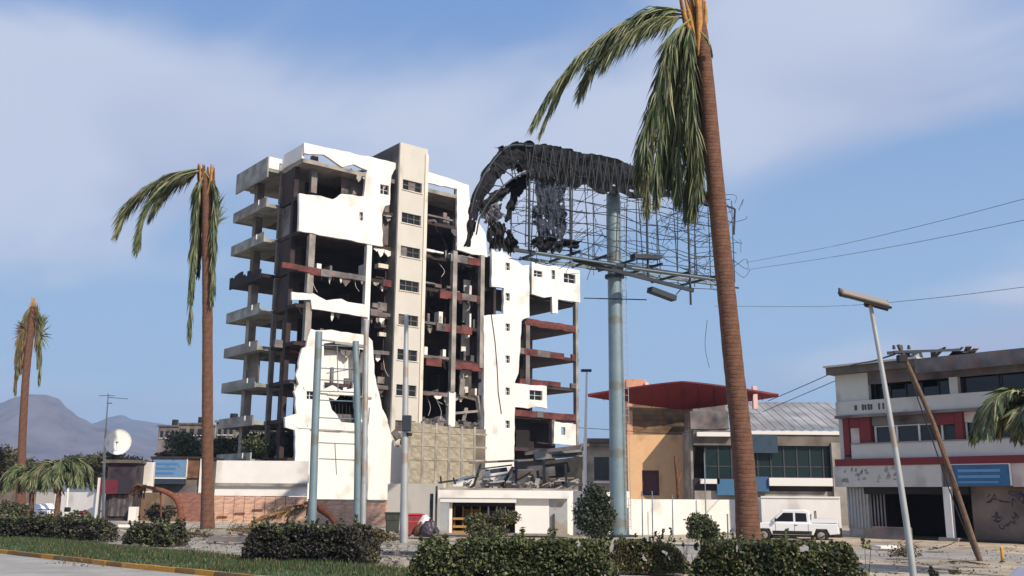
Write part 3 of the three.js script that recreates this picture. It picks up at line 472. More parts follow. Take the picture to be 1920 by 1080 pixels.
// ================================================================ billboard on its tall pole
{
  const o = P(1160, 0, 58), TURN = 30 * Math.PI / 180, F = frame(o, TURN), R = rng(33);
  const g = thing('billboard', 'tall wrecked billboard on a steel pole with bent lattice and torn dark canvas', 'billboard', [o.x, 0, o.z], TURN);
  const zf = 1.2, zb = -1.2;
  const top = F.hit(1165, 368)[1];
  part(g, 'pole', tube([V3(0, 0, 0), V3(0, 6, 0), V3(0, 12, 0), V3(0, top, 0)], [0.5, 0.46, 0.43, 0.41], 20, 2), mat.steel);
  part(g, 'base_plate', box(-0.8, 0.8, 0, 0.12, -0.8, 0.8), mat.steelDark);
  part(g, 'pole_collar', [new THREE.CylinderGeometry(0.6, 0.6, 0.18, 20).translate(0, F.hit(1160, 520)[1], 0), new THREE.CylinderGeometry(0.56, 0.56, 0.12, 20).translate(0, F.hit(1160, 505)[1], 0)], mat.steelDark);
  part(g, 'ladder', (() => { const gs = [bar(V3(0.15, 0.4, 0.62), V3(0.15, top - 0.5, 0.54), 0.02, 5), bar(V3(0.5, 0.4, 0.55), V3(0.5, top - 0.5, 0.48), 0.02, 5)]; for (let y = 0.6; y < top - 0.6; y += 0.4) gs.push(bar(V3(0.15, y, 0.61), V3(0.5, y, 0.54), 0.014, 5)); return gs; })(), mat.galv);
  // two lattice faces
  const face = (z, xs, lo, hi, skip) => {
    xs.forEach((x, i) => { const b = (R() - 0.5) * 0.5, c = (R() - 0.5) * 0.6; part(g, 'upright', tube([V3(x, lo(x), z), V3(x + b * 0.4, lerp(lo(x), hi(x), 0.5), z + c * 0.5), V3(x + b, hi(x), z + c)], [0.036, 0.036, 0.03], 5, 3), mat.steelDark); });
    for (let r = 0; r < 9; r++) { const pts = [], f = r / 8; for (const x of xs) { if (skip && R() < 0.1) continue; pts.push(V3(x, lerp(lo(x), hi(x), f) + (R() - 0.5) * 0.42, z + (R() - 0.5) * 0.5)); } part(g, 'rail', tube(pts, [0.026, 0.026], 5, 2), mat.steelDark); }
  };
  const xl = F.hit(985, 490, zf)[0], xr = F.hit(1372, 520, zb)[0] - 0.5;
  const lo = (x) => F.hit(1160, 500)[1] + (x > 4 ? -0.25 : 0), hi = (x) => F.hit(1160, 345)[1] - 0.0 * x;
  const xsF = []; for (let i = 0; i <= 10; i++) xsF.push(lerp(xl, xr - 1.5, i / 10));
  const xsB = []; for (let i = 0; i <= 12; i++) xsB.push(lerp(xl + 0.4, xr, i / 12));
  face(zf, xsF, lo, hi, true); face(zb, xsB, lo, (x) => hi(x) + 0.3, true);
  // thin diagonal members, many bent
  const dg = []; for (let i = 0; i < 150; i++) { const x = lerp(xl, xr, R()), y = lerp(lo(0), hi(0), R()), z = R() < 0.5 ? zf : zb; dg.push(tube([V3(x, y, z), V3(x + (R() - 0.5) * 1.2, y + (R() - 0.5) * 1.4, z + (R() - 0.5) * 0.6), V3(x + (R() - 0.5) * 2.4, y + (R() - 0.5) * 2.2, -z * R())], [0.018, 0.018], 4, 4)); }
  part(g, 'bent_members', dg, mat.steelDark).userData.kind = 'stuff';
  for (const px of [990, 1068, 1290]) { const x = F.hit(px, 480, zf)[0]; part(g, 'upright', bar(V3(x, lo(x) - (px === 1290 ? 1.9 : px === 1068 ? 0.4 : 0.2), zf + 0.12), V3(x, hi(x) + 0.3, zf + 0.12), 0.07, 6), mat.steelDark); }
  { const x = F.hit(1212, 480, zf)[0]; part(g, 'upright', bar(V3(x, lo(x) - 1.0, zf + 0.12), V3(x, hi(x), zf + 0.12), 0.07, 6), mat.steelDark); }
  // catwalks and spreader beams at the bottom
  const bw = (a, b, z, w, h, m = mat.steelDark, n = 'catwalk_beam') => { const p = F.hit(...a, z), q = F.hit(...b, z); part(g, n, beam(V3(p[0], p[1], z), V3(q[0], q[1], z), w, h), m); };
  bw([962, 468], [1345, 524], zf, 0.16, 0.2); bw([975, 484], [1340, 532], zb, 0.14, 0.18, mat.steel); bw([1075, 487], [1300, 545], zf + 0.8, 0.14, 0.22); bw([1160, 510], [1385, 540], zb - 0.6, 0.1, 0.1); bw([1000, 474], [1150, 497], zf + 0.9, 0.5, 0.06, mat.steel, 'catwalk'); bw([1180, 503], [1335, 524], zf + 0.9, 0.5, 0.06, mat.steel, 'catwalk');
  for (const px of [1000, 1050, 1100, 1150, 1200, 1250, 1300]) { const x = F.hit(px, 490, 0)[0], y = lo(x); part(g, 'cross_beam', beam(V3(x, y, zb - 0.4), V3(x, y - 0.05, zf + 1.0), 0.1, 0.14), mat.steelDark); }
  bw([1218, 543], [1264, 560], zf + 0.9, 0.5, 0.32, mat.steelDark, 'lamp_housing'); bw([1186, 481], [1236, 483], zf + 0.3, 0.5, 0.26, mat.steelDark, 'lamp_housing');
  bw([1095, 559], [1212, 562], 0.4, 0.06, 0.06, mat.steelDark, 'bent_arm'); bw([1268, 552], [1310, 505], zf, 0.05, 0.05, mat.steelDark, 'bent_arm');
  bw([1378, 392], [1376, 440], zb, 0.1, 0.1, mat.steelDark, 'bent_arm'); bw([1345, 380], [1378, 392], zb, 0.1, 0.1, mat.steelDark, 'bent_arm');
  // torn canvas: sheets between an upper and a lower line
  const sheet = (name, up, dn, m, z0, z1, wr, n = 110, rows = 22, ragged = 0.3, holes = 0.17) => {
    const S = (L, t) => { const f = t * (L.length - 1), k = Math.min(L.length - 2, Math.floor(f)); return [lerp(L[k][0], L[k + 1][0], f - k), lerp(L[k][1], L[k + 1][1], f - k)]; };
    const pos = [], idx = [], sd = R() * 50;
    for (let i = 0; i <= n; i++) { const t = i / n, u = S(up, t), d = S(dn, t); const z = lerp(z0, z1, t); const a = F.hit(u[0], u[1], z), b = F.hit(d[0], d[1], z); const rg = ragged * (fbm(t * 18 + sd, 3, 3, 0, 5) - 0.5) * 2, rt = ragged * 0.5 * (fbm(t * 14 + sd, 9, 3, 0, 6) - 0.5) * 2;
      for (let j = 0; j <= rows; j++) { const f = j / rows; pos.push(lerp(a[0], b[0], f) + (fbm(t * 12 + sd, f * 5, 2, 0, 8) - 0.5) * wr * 0.5, lerp(a[1], b[1], f) - rg * f + rt * (1 - f), z + (fbm(t * 16 + sd, f * 4 + sd, 4, 0, 7) - 0.5) * wr * 2.4 + Math.sin(f * 9 + t * 7) * wr * 0.3); } }
    for (let i = 0; i < n; i++) for (let j = 0; j < rows; j++) { if (fbm(i / n * 26 + sd, j / rows * 9 + sd, 3, 0, 61) < holes + 0.06 * (j / rows)) continue; const a = i * (rows + 1) + j, b = a + rows + 1; idx.push(a, a + 1, b, a + 1, b + 1, b); }
    const q = new THREE.BufferGeometry(); q.setAttribute('position', new THREE.Float32BufferAttribute(pos, 3)); q.setIndex(idx); q.computeVertexNormals(); part(g, name, q, m);
  };
  sheet('canvas', [[985, 268], [1060, 281], [1120, 292], [1185, 306], [1260, 334], [1335, 366]], [[985, 338], [1040, 340], [1090, 352], [1185, 368], [1260, 372], [1335, 386]], mat.tarp, zf + 0.1, zf + 0.1, 0.28);
  sheet('canvas', [[930, 278], [985, 266], [1090, 284], [1190, 312]], [[940, 310], [985, 320], [1090, 330], [1190, 345]], mat.tarp, zb, zb, 0.5);
  sheet('canvas', [[1010, 270], [968, 267], [934, 282], [905, 322], [886, 368], [877, 415], [872, 462]], [[1010, 315], [975, 308], [950, 322], [924, 352], [903, 382], [893, 420], [882, 462]], mat.tarp, zf, zf + 0.4, 0.22);
  sheet('canvas', [[1000, 318], [968, 330], [940, 352], [915, 368], [897, 386]], [[1000, 336], [972, 352], [945, 374], [918, 388], [895, 404]], mat.tarp, zb, zf, 0.3, 50, 8);
  sheet('canvas', [[978, 326], [962, 350], [952, 384], [946, 410]], [[1000, 330], [980, 360], [960, 394], [952, 418]], mat.tarp, 0, 0.2, 0.25, 40, 8);
  sheet('grey_canvas', [[1000, 322], [1030, 330], [1062, 340]], [[1006, 392], [1030, 398], [1060, 394]], mat.tarpGrey, zf - 0.1, zf - 0.1, 0.2, 110, 22, 0.3, 0.2);
  sheet('grey_canvas', [[996, 388], [1030, 386], [1062, 394]], [[1006, 442], [1034, 456], [1060, 448]], M('#3f4858', { map: T_cloth, s: 1.6, both: true }), zf - 0.05, zf - 0.05, 0.3, 80, 22, 0.5, 0.22);
  sheet('grey_canvas', [[900, 392], [918, 384], [940, 380]], [[908, 414], [926, 420], [944, 410]], M('#8d9098', { map: T_cloth, s: 1.6, both: true }), 0.6, 0.6, 0.3);
  sheet('canvas', [[912, 412], [930, 410], [948, 424]], [[914, 462], [930, 470], [952, 468]], mat.black, 0.6, 0.6, 0.3, 60, 20, 0.5);
  sheet('canvas', [[948, 432], [960, 440], [968, 452]], [[950, 470], [962, 472], [970, 474]], mat.black, 0.6, 0.9, 0.4, 30, 10, 0.5);
  sheet('canvas', [[998, 447], [1040, 448], [1088, 452]], [[998, 466], [1040, 470], [1088, 464]], mat.tarp, zf + 0.3, zf + 0.3, 0.4, 50, 8, 0.3);
  sheet('canvas', [[1226, 346], [1246, 348]], [[1228, 366], [1244, 368]], mat.tarp, zf + 0.3, zf + 0.3, 0.2, 20, 8, 0.2);
  { const U = [[985, 268], [1060, 281], [1120, 292], [1185, 306], [1260, 334], [1335, 366]], Dn = [[985, 330], [1060, 342], [1120, 356], [1185, 366], [1260, 374], [1335, 386]], q = (L, t, z) => { const f = t * (L.length - 1), k = Math.min(L.length - 2, Math.floor(f)); const h = F.hit(lerp(L[k][0], L[k + 1][0], f - k), lerp(L[k][1], L[k + 1][1], f - k), z); return V3(h[0], h[1], z); };
    for (const z of [zf + 0.35, zb - 0.2]) for (let i = 0; i < 22; i++) { part(g, 'lattice_bar', bar(q(U, i / 22, z), q(Dn, (i + 0.5) / 22, z), 0.035, 4), mat.steelDark); part(g, 'lattice_bar', bar(q(Dn, (i + 0.5) / 22, z), q(U, (i + 1) / 22, z), 0.035, 4), mat.steelDark); } }
  // end frame bent over to the left
  const arc = (L, z, r) => part(g, 'bent_chord', tube(L.map((q) => { const p = F.hit(q[0], q[1], z); return V3(p[0], p[1], z); }), [r, r], 6, 6), mat.steelDark);
  arc([[1000, 275], [955, 274], [915, 316], [888, 375], [876, 460]], zf + 0.2, 0.07); arc([[1000, 318], [960, 336], [922, 372], [900, 408], [893, 440]], zf + 0.2, 0.05); arc([[1000, 285], [962, 284], [925, 328], [902, 382]], zb, 0.06);
  for (const [a, b] of [[[955, 276], [968, 336]], [[925, 304], [945, 350]], [[902, 345], [924, 372]], [[888, 380], [905, 400]], [[925, 304], [968, 336]], [[902, 345], [945, 350]], [[888, 380], [924, 372]]]) { const p = F.hit(...a, zf + 0.2), q = F.hit(...b, zf + 0.2); part(g, 'lattice_bar', bar(V3(p[0], p[1], zf + 0.2), V3(q[0], q[1], zf + 0.2), 0.035, 5), mat.steelDark); }
  part(g, 'hanging_cable', tube([F.hit(1326, 600, zb), F.hit(1322, 650, zb), F.hit(1330, 690, zb)].map((p) => V3(p[0], p[1], zb)), [0.02, 0.02], 4, 4), mat.black);
}

// ================================================================ palms
const FG = { deep: [[0.026, 0.05, 0.018], [0.045, 0.075, 0.028], [0.075, 0.105, 0.04], [0.13, 0.155, 0.07], [0.19, 0.19, 0.1]], mid: [[0.05, 0.08, 0.03], [0.09, 0.125, 0.05], [0.14, 0.165, 0.075], [0.2, 0.2, 0.11], [0.16, 0.13, 0.07]], dead: [[0.11, 0.07, 0.03], [0.16, 0.11, 0.05], [0.08, 0.05, 0.025], [0.2, 0.14, 0.07]], rust: [[0.07, 0.035, 0.025], [0.1, 0.05, 0.035], [0.05, 0.03, 0.02]] };
function frond(parent, pts, o) {            // rachis along pts with hanging leaflets on both sides
  const R = rng(o.seed), c = new THREE.CatmullRomCurve3(pts), n = o.n || 90, L = o.len || 0.7, pos = [], col = [], cols = o.colors;
  const ray0 = (o.fan ?? 0.5), along = o.along ?? 0.6, g0 = o.down ?? 0.6;
  const A = V3(), S = V3(), T = V3(), d = V3(), w = V3(), m = V3(), e = V3();
  for (let i = 0; i < n; i++) for (const sg of [-1, 1]) {
    const t = (i + R()) / n; if (t < (o.bare ?? 0.08) || R() < (o.gap ?? 0.05)) continue;
    c.getPoint(t, A); c.getTangent(t, T); S.set(-T.z, 0, T.x); if (S.lengthSq() < 0.01) S.set(o.sx ?? 1, 0, o.sz ?? 0.3); S.normalize();
    if (o.spin) S.applyAxisAngle(T, (R() - 0.5) * o.spin);
    const prof = 0.45 + 0.75 * Math.sin(Math.PI * Math.min(1, 0.12 + t * 0.86)); const l = L * prof * (0.75 + 0.5 * R());
    d.copy(T).multiplyScalar(along + 0.3 * R()).addScaledVector(S, sg * ray0 * (0.5 + R())); d.y -= g0 * (0.5 + R() * 0.8); if (o.wind) d.addScaledVector(o.wind, 0.5 + R()); d.normalize();
    w.crossVectors(d, V3(R() - 0.5, R() - 0.5, R() - 0.5)).normalize().multiplyScalar((o.w ?? 0.022) * (0.7 + 0.6 * R()));
    m.copy(A).addScaledVector(d, l * 0.55); d.y -= 0.25 + 0.35 * R(); d.normalize(); e.copy(m).addScaledVector(d, l * 0.5);
    const k = cols[Math.floor(R() * cols.length)], b = 0.75 + 0.5 * R();
    const q = [A.x - w.x * .6, A.y - w.y * .6, A.z - w.z * .6, A.x + w.x * .6, A.y + w.y * .6, A.z + w.z * .6, m.x + w.x, m.y + w.y, m.z + w.z, A.x - w.x * .6, A.y - w.y * .6, A.z - w.z * .6, m.x + w.x, m.y + w.y, m.z + w.z, m.x - w.x, m.y - w.y, m.z - w.z, m.x - w.x, m.y - w.y, m.z - w.z, m.x + w.x, m.y + w.y, m.z + w.z, e.x, e.y, e.z];
    for (const v of q) pos.push(v); for (let z = 0; z < 9; z++) col.push(k[0] * b, k[1] * b, k[2] * b);
  }
  const g = new THREE.BufferGeometry(); g.setAttribute('position', new THREE.Float32BufferAttribute(pos, 3)); g.setAttribute('color', new THREE.Float32BufferAttribute(col, 3)); g.setAttribute('uv', new THREE.BufferAttribute(new Float32Array(pos.length / 3 * 2), 2)); g.computeVertexNormals();
  const f = part(parent, 'frond', g, mat.leaf, o.label, true);
  part(f, 'rachis', tube(pts, [o.rr ?? 0.035, (o.rr ?? 0.035) * 0.7, 0.008], 5, 6), M(o.rc || '#7d7a45', { r: 0.7 }));
  return f;
}
const fibre = M('#b98a4e', { map: T_bark, s: 1, r: 0.9 }), fibreDark = M('#6d4a34', { map: T_bark, s: 1, r: 0.95 });
// the large leaning palm, its crown blown to the left
{
  const d = 28, base = P(1404, 0.05, d), R = rng(11);
  const g = thing('palm_tree', 'tall foreground palm with leaning brown trunk and storm stripped crown blown left', 'palm tree', [base.x, 0, base.z], 0, null);
  const L = (x, y, dd = 0) => { const p = at(x, y, d + dd); return p.sub(g.position); };
  part(g, 'trunk', tube([[1404, 1022], [1399, 930], [1388, 800], [1376, 690], [1363, 560], [1351, 440], [1337, 300], [1327, 180], [1317, 80], [1308, 15]].map(([x, y]) => L(x, y)), [0.36, 0.32, 0.295, 0.285, 0.275, 0.27, 0.262, 0.24, 0.215, 0.18], 20, 8, 0.05, 3), mat.bark, null, true);
  // split leaf bases at the top
  for (let i = 0; i < 22; i++) { const x = 1282 + R() * 44, dz = (R() - 0.5) * 0.5; part(g, 'leaf_base', tube([L(1308 + (x - 1308) * 0.2, 110 - R() * 30, dz * 0.5), L(x, 55 - R() * 25, dz), L(x + (x - 1304) * 0.3 - 6, 4 - R() * 26, dz * 1.4)], [0.045, 0.075, 0.03], 6, 4), R() < 0.65 ? fibre : fibreDark); }
  for (let i = 0; i < 9; i++) { const x = 1306 + R() * 16; part(g, 'dead_sheath', tube([L(x, 70 + R() * 20, 0.25), L(x + 4 - R() * 6, 150 + R() * 40, 0.32), L(x + 4 - R() * 10, 230 + R() * 110, 0.36)], [0.05, 0.05, 0.015], 5, 4), fibreDark); }
  const W = V3(-0.35, 0, 0);
  const F = (pts, o) => frond(g, pts.map(([x, y, z = 0]) => L(x, y, z)), { n: 150, len: 0.75, w: 0.021, wind: W, colors: FG.deep, ...o });
  // the two long arms reaching left
  F([[1296, 26], [1240, 14, -0.2], [1170, 42, -0.5], [1100, 96, -0.8], [1046, 158, -1], [1006, 226, -1.2]], { seed: 1, n: 330, len: 1.2, down: 0.62, along: 0.75, fan: 0.42, gap: 0.02 });
  F([[1294, 30], [1236, 24, 0.3], [1176, 54, 0.6], [1124, 104, 0.8], [1092, 168, 1.0]], { seed: 2, n: 280, len: 1.15, down: 0.8, along: 0.6, fan: 0.42, gap: 0.02, colors: FG.mid });
  F([[1294, 24], [1232, 18, 0.1], [1160, 50, 0.2], [1090, 112, 0.2], [1050, 176, 0.2], [1020, 240, 0.2]], { seed: 3, n: 280, len: 1.0, down: 0.55, along: 0.85, fan: 0.35, colors: FG.mid });
  F([[1292, 34], [1226, 34, -0.4], [1172, 66, -0.6], [1136, 110, -0.7]], { seed: 4, n: 200, len: 1.1, down: 0.9, along: 0.5, fan: 0.3 });
  // hanging fronds
  let s = 10;
  for (const [x0, x1, x2, yb, z, c] of [[1262, 1224, 1200, 345, 0.5, 'mid'], [1266, 1236, 1214, 390, 0.2, 'mid'], [1270, 1248, 1232, 372, -0.3, 'deep'], [1274, 1256, 1244, 330, 0.6, 'deep'], [1278, 1266, 1258, 350, 0.4, 'deep'], [1282, 1274, 1272, 372, 0.1, 'deep'], [1286, 1284, 1290, 400, 0.5, 'deep'], [1290, 1292, 1302, 395, 0.2, 'mid'], [1294, 1298, 1312, 360, -0.3, 'deep'], [1260, 1230, 1212, 300, -0.6, 'deep']])
    F([[1296, 34, z * 0.4], [x0, 70, z], [x1, 190, z * 1.3], [x2, yb - 60, z * 1.5], [x2 - 1, yb, z * 1.5]], { seed: s++, colors: FG[c], n: 240, len: 0.95, down: 0.5, along: 1.0, fan: 0.36, gap: 0.02, wind: V3(-0.03, 0, 0), spin: 2.6, sx: 1, sz: 0.2 });
  for (const [x1, x2, yb, z] of [[1306, 1308, 330, 0.5], [1312, 1316, 300, 0.4], [1300, 1300, 350, 0.55]]) F([[1304, 50, z * 0.6], [x1, 130, z], [x2, yb - 80, z], [x2, yb, z]], { seed: s++, colors: FG.rust, n: 150, len: 0.8, down: 0.4, along: 1, fan: 0.25, wind: V3(0, 0, 0), spin: 2, rc: '#6a4232', label: 'dead brown frond against the trunk' });
  F([[1314, 60, -0.4], [1330, 80, -0.5], [1336, 104, -0.5]], { seed: 60, n: 20, len: 0.25, down: 0.6, wind: V3(0, 0, 0) });
  // a cluster of small roots and leaf litter at its foot
  part(g, 'root_flare', new THREE.CylinderGeometry(0.36, 0.5, 0.35, 18, 3).translate(0, 0.15, 0), mat.bark);
}
// the middle palm
{
  const d = 58, base = P(389, 0.05, d), R = rng(21);
  const g = thing('palm_tree', 'middle palm with straight trunk and fronds streaming left of the tower', 'palm tree', [base.x, 0, base.z]);
  const L = (x, y, dd = 0) => at(x, y, d + dd).sub(g.position);
  part(g, 'trunk', tube([[389, 1003], [389, 900], [389, 760], [389, 640], [389, 540], [388, 430], [386, 330]].map(([x, y]) => L(x, y)), [0.43, 0.34, 0.32, 0.31, 0.31, 0.31, 0.25], 18, 8, 0.05, 5), mat.bark, null, true);
  for (let i = 0; i < 16; i++) { const x = 372 + R() * 28, dz = (R() - 0.5) * 0.7; part(g, 'leaf_base', tube([L(388, 380 - R() * 30, dz * 0.5), L(x, 345 - R() * 15, dz), L(x + (x - 386) * 0.2, 316 - R() * 14, dz * 1.2)], [0.06, 0.1, 0.03], 6, 4), R() < 0.55 ? fibre : fibreDark); }
  for (let i = 0; i < 14; i++) { const x = 382 + R() * 20; part(g, 'dead_sheath', tube([L(x, 330 + R() * 30, 0.4), L(x + 1, 430 + R() * 30, 0.42), L(x - 4 + R() * 6, 470 + R() * 70, 0.45)], [0.09, 0.1, 0.02], 5, 4), R() < 0.5 ? fibreDark : fibre); }
  const F = (pts, o) => frond(g, pts.map(([x, y, z = 0]) => L(x, y, z)), { n: 150, len: 1.2, w: 0.038, wind: V3(-0.3, 0, 0), colors: FG.deep, rr: 0.05, ...o });
  F([[384, 316], [338, 322, 0.3], [286, 346, 0.5], [244, 384, 0.6], [222, 432, 0.6]], { seed: 101, n: 280, down: 0.6, along: 0.75, len: 1.6, fan: 0.42, colors: FG.mid });
  F([[384, 318], [338, 330, -0.5], [298, 360, -0.8], [272, 408, -1], [260, 462, -1]], { seed: 102, n: 260, down: 0.5, along: 0.85, len: 1.5, fan: 0.4 });
  F([[380, 320], [345, 332, 0.8], [310, 362, 1.0], [285, 404, 1]], { seed: 103, n: 200, down: 0.6, along: 0.7, len: 1.3, fan: 0.3, colors: FG.mid });
  let s = 110; for (const [x0, x1, yb, z, c] of [[370, 357, 632, 0.4, 'mid'], [372, 364, 540, 0.2, 'deep'], [374, 362, 560, -0.4, 'deep'], [378, 374, 510, 0.6, 'deep'], [376, 368, 500, 0.5, 'mid'], [400, 401, 500, -0.2, 'deep'], [398, 404, 440, 0.3, 'deep'], [401, 400, 560, -0.4, 'deep']]) F([[384, 322, z * .4], [x0, 350, z], [lerp(x0, x1, .6), 430, z * 1.2], [x1, yb - 50, z * 1.3], [x1 - 2, yb, z * 1.3]], { seed: s++, colors: FG[c], n: 190, len: 1.1, down: 0.4, along: 1.0, fan: 0.24, wind: V3(0, 0, 0), spin: 2.6 });
  for (const [x, yb] of [[384, 480], [392, 500], [388, 455]]) F([[386, 325, 0.5], [x, 380, 0.6], [x, yb - 40, 0.6], [x, yb, 0.6]], { seed: s++, colors: FG.dead, n: 130, len: 0.9, along: 1, fan: 0.2, down: 0.4, wind: V3(0, 0, 0), spin: 2, label: 'dead tan frond' });
}
// the far left palm
{
  const d = 88, base = P(40, 0.05, d), R = rng(31);
  const g = thing('palm_tree', 'far left palm with drooping brown fronds in front of the mountain', 'palm tree', [base.x, 0, base.z]);
  const L = (x, y, dd = 0) => at(x, y, d + dd).sub(g.position);
  part(g, 'trunk', tube([[38, 968], [40, 880], [44, 780], [50, 690], [58, 620], [63, 575]].map(([x, y]) => L(x, y)), [0.44, 0.36, 0.33, 0.32, 0.31, 0.24], 14, 8, 0.05, 6), mat.bark, null, true);
  for (let i = 0; i < 8; i++) { const x = 56 + R() * 14; part(g, 'leaf_base', tube([L(62, 606), L(x, 585), L(63 + (x - 63) * 0.5, 562 - R() * 5)], [0.08, 0.1, 0.03], 6, 3), fibre); }
  const F = (pts, o) => frond(g, pts.map(([x, y, z = 0]) => L(x, y, z)), { n: 190, len: 1.25, w: 0.06, along: 1.2, fan: 0.2, down: 0.4, colors: FG.dead, rr: 0.07, spin: 2.5, ...o });
  let s = 130; for (const [x0, x1, yb, c] of [[54, 30, 730, 'dead'], [52, 34, 700, 'mid'], [56, 40, 690, 'dead'], [58, 46, 680, 'dead'], [50, 34, 680, 'mid'], [60, 52, 650, 'dead'], [71, 75, 712, 'mid'], [72, 77, 640, 'mid'], [70, 73, 680, 'mid'], [68, 70, 620, 'dead']]) F([[63, 566], [x0, 588], [lerp(x0, x1, .7), 630], [x1, yb - 25], [x1 - 1, yb]], { seed: s++, colors: FG[c] });
}
// young bushy palms, and the palm at the right edge
function bushPalm(px, pyTop, d, h, len, n, label, seed, lean = 0, cols = FG.deep, o_up = 0.5) {
  const b = P(px, 0.05, d), R = rng(seed), g = thing('young_palm', label, 'palm', [b.x, 0, b.z]);
  part(g, 'trunk', tube([V3(0, 0, 0), V3(lean * 0.4, h * 0.5, 0), V3(lean, h, 0)], [0.22, 0.17, 0.13], 10, 6, 0.08, seed), mat.bark, null, true);
  for (let i = 0; i < n; i++) { const a = i / n * 6.283 + R() * 0.5, l = len * (0.7 + 0.5 * R()), up = o_up + 1.3 * R(), x = Math.cos(a), z = Math.sin(a); frond(g, [V3(lean, h, 0), V3(lean + x * l * 0.35, h + l * 0.3 * up, z * l * 0.35), V3(lean + x * l * 0.75, h + l * 0.2 * up, z * l * 0.75), V3(lean + x * l * 0.98, h - l * 0.28, z * l * 0.98)], { seed: seed * 37 + i, n: 80, len: len * 0.36, w: 0.042, down: 0.45, along: 0.75, fan: 0.5, colors: R() < 0.2 ? FG.mid : cols, rr: 0.03 }); }
  return g;
}
bushPalm(104, 0, 66, 3.3, 2.1, 26, 'young green palm with a round crown between white wall and hedge', 501);
bushPalm(58, 0, 70, 3.0, 2.0, 22, 'young palm with dark fronds at the foot of the far left palm', 502, -0.3);
bushPalm(1996, 0, 30, 4.9, 2.0, 26, 'green palm crown drooping in from the right edge before the red upper storey', 503, -0.2, FG.mid, 0.2);

// ================================================================ poles and lamps
{ // two post ladder frame
  const d = 45, a = P(588, 0, d), b = P(672, 0, d), g = thing('post_frame', 'grey two post steel ladder frame before the white tower wall', 'steel frame', [a.x, 0, a.z]);
  const L = (x, y, dd = 0) => at(x, y, d + dd).sub(g.position);
  part(g, 'post', tube([L(585, 985), L(591, 800), L(598, 622)], [0.19, 0.18, 0.17], 12, 4), mat.steel); part(g, 'post', tube([L(669, 1006), L(671, 820), L(667, 640)], [0.17, 0.16, 0.15], 12, 4), mat.steel); part(g, 'post', tube([L(680, 1004), L(684, 820), L(687, 600)], [0.13, 0.13, 0.12], 10, 4), mat.galv);
  for (const y of [647, 690, 712, 733, 750, 783, 830, 860]) part(g, 'rung', bar(L(598, y), L(670, y + 3), 0.028, 6), mat.steel);
  for (const [x0, y0, x1, y1] of [[632, 648, 634, 735], [628, 830, 631, 890], [612, 700, 660, 692]]) part(g, 'thin_bar', bar(L(x0, y0), L(x1, y1), 0.025, 5), mat.steel);
}
{
  const d = 34, a = P(757, 0, d), g = thing('utility_pole', 'slim pale concrete utility pole beside the red bin', 'pole', [a.x, 0, a.z]); const L = (x, y, dd = 0) => at(x, y, d + dd).sub(g.position);
  part(g, 'shaft', tube([L(757, 1018), L(759, 850), L(762, 590)], [0.15, 0.12, 0.075], 12, 4), mat.galv); part(g, 'foot', new THREE.CylinderGeometry(0.3, 0.34, 0.18, 12).translate(0, 0.08, 0), mat.conc);
  part(g, 'junction_box', rbox(-0.18, 0.14, 4.5, 5.05, 0.1, 0.3), mat.steelDark); part(g, 'cable_strap', new THREE.CylinderGeometry(0.12, 0.12, 0.1, 12).translate(0.04, 4.4, 0), mat.black);
}
{
  const d = 60, a = P(1097, 0, d), g = thing('street_lamp', 'thin white street lamp pole with small dark head left of the billboard pole', 'street lamp', [a.x, 0, a.z]); const L = (x, y, dd = 0) => at(x, y, d + dd).sub(g.position);
  part(g, 'pole', tube([L(1096, 992), L(1097, 850), L(1100, 698)], [0.13, 0.1, 0.06], 10, 3), mat.frameW); const h = L(1100, 696); part(g, 'lamp_head', rbox(h.x - 0.35, h.x + 0.3, h.y - 0.04, h.y + 0.12, h.z - 0.15, h.z + 0.15), mat.steelDark);
}
{ // leaning lamp with a long solar panel on top
  const d = 20, a = P(1716, 0, d), g = thing('solar_street_lamp', 'leaning pale street lamp with tilted solar panel in front of the red trimmed building', 'street lamp', [a.x, 0, a.z]); const L = (x, y, dd = 0) => at(x, y, d + dd).sub(g.position);
  part(g, 'pole', tube([V3(0.03, 0, 0), L(1712, 1075), L(1686, 890), L(1655, 700), L(1632, 572)], [0.075, 0.07, 0.06, 0.05, 0.042], 12, 5), mat.galv);
  part(g, 'foot', new THREE.CylinderGeometry(0.2, 0.22, 0.1, 12).translate(0.03, 0.05, 0), mat.steelDark);
  const c = L(1621, 560), ax = L(1668, 573).sub(L(1576, 549)).normalize(); const head = new THREE.Group();
  const pg = new THREE.BoxGeometry(1.02, 0.07, 0.36); const q = new THREE.Quaternion().setFromUnitVectors(V3(1, 0, 0), ax).multiply(new THREE.Quaternion().setFromAxisAngle(V3(1, 0, 0), 0.55));
  const put = (geo, x, y, z) => { geo.translate(x, y, z); geo.applyQuaternion(q); geo.translate(c.x, c.y, c.z); return geo; };
  const pn = part(g, 'panel', put(pg, 0, 0, 0), M('#9a8f80', { map: T_metal, s: 2, r: 0.5 })); part(pn, 'panel_frame', [put(new THREE.BoxGeometry(1.06, 0.05, 0.03), 0, 0.01, 0.195), put(new THREE.BoxGeometry(1.06, 0.05, 0.03), 0, 0.01, -0.195)], mat.frameD); part(pn, 'solar_cells', put(new THREE.BoxGeometry(0.96, 0.01, 0.32), 0, 0.045, 0), M('#8f8273', { r: 0.3 }));
  part(g, 'bracket', put(new THREE.BoxGeometry(0.16, 0.12, 0.14), 0.12, -0.09, 0), mat.steelDark); part(g, 'lamp_housing', put(new THREE.BoxGeometry(0.3, 0.06, 0.24), 0.36, -0.075, 0), mat.steelDark); part(g, 'lamp_housing', put(new THREE.BoxGeometry(0.16, 0.08, 0.22), -0.46, -0.02, 0), mat.steelDark);
}
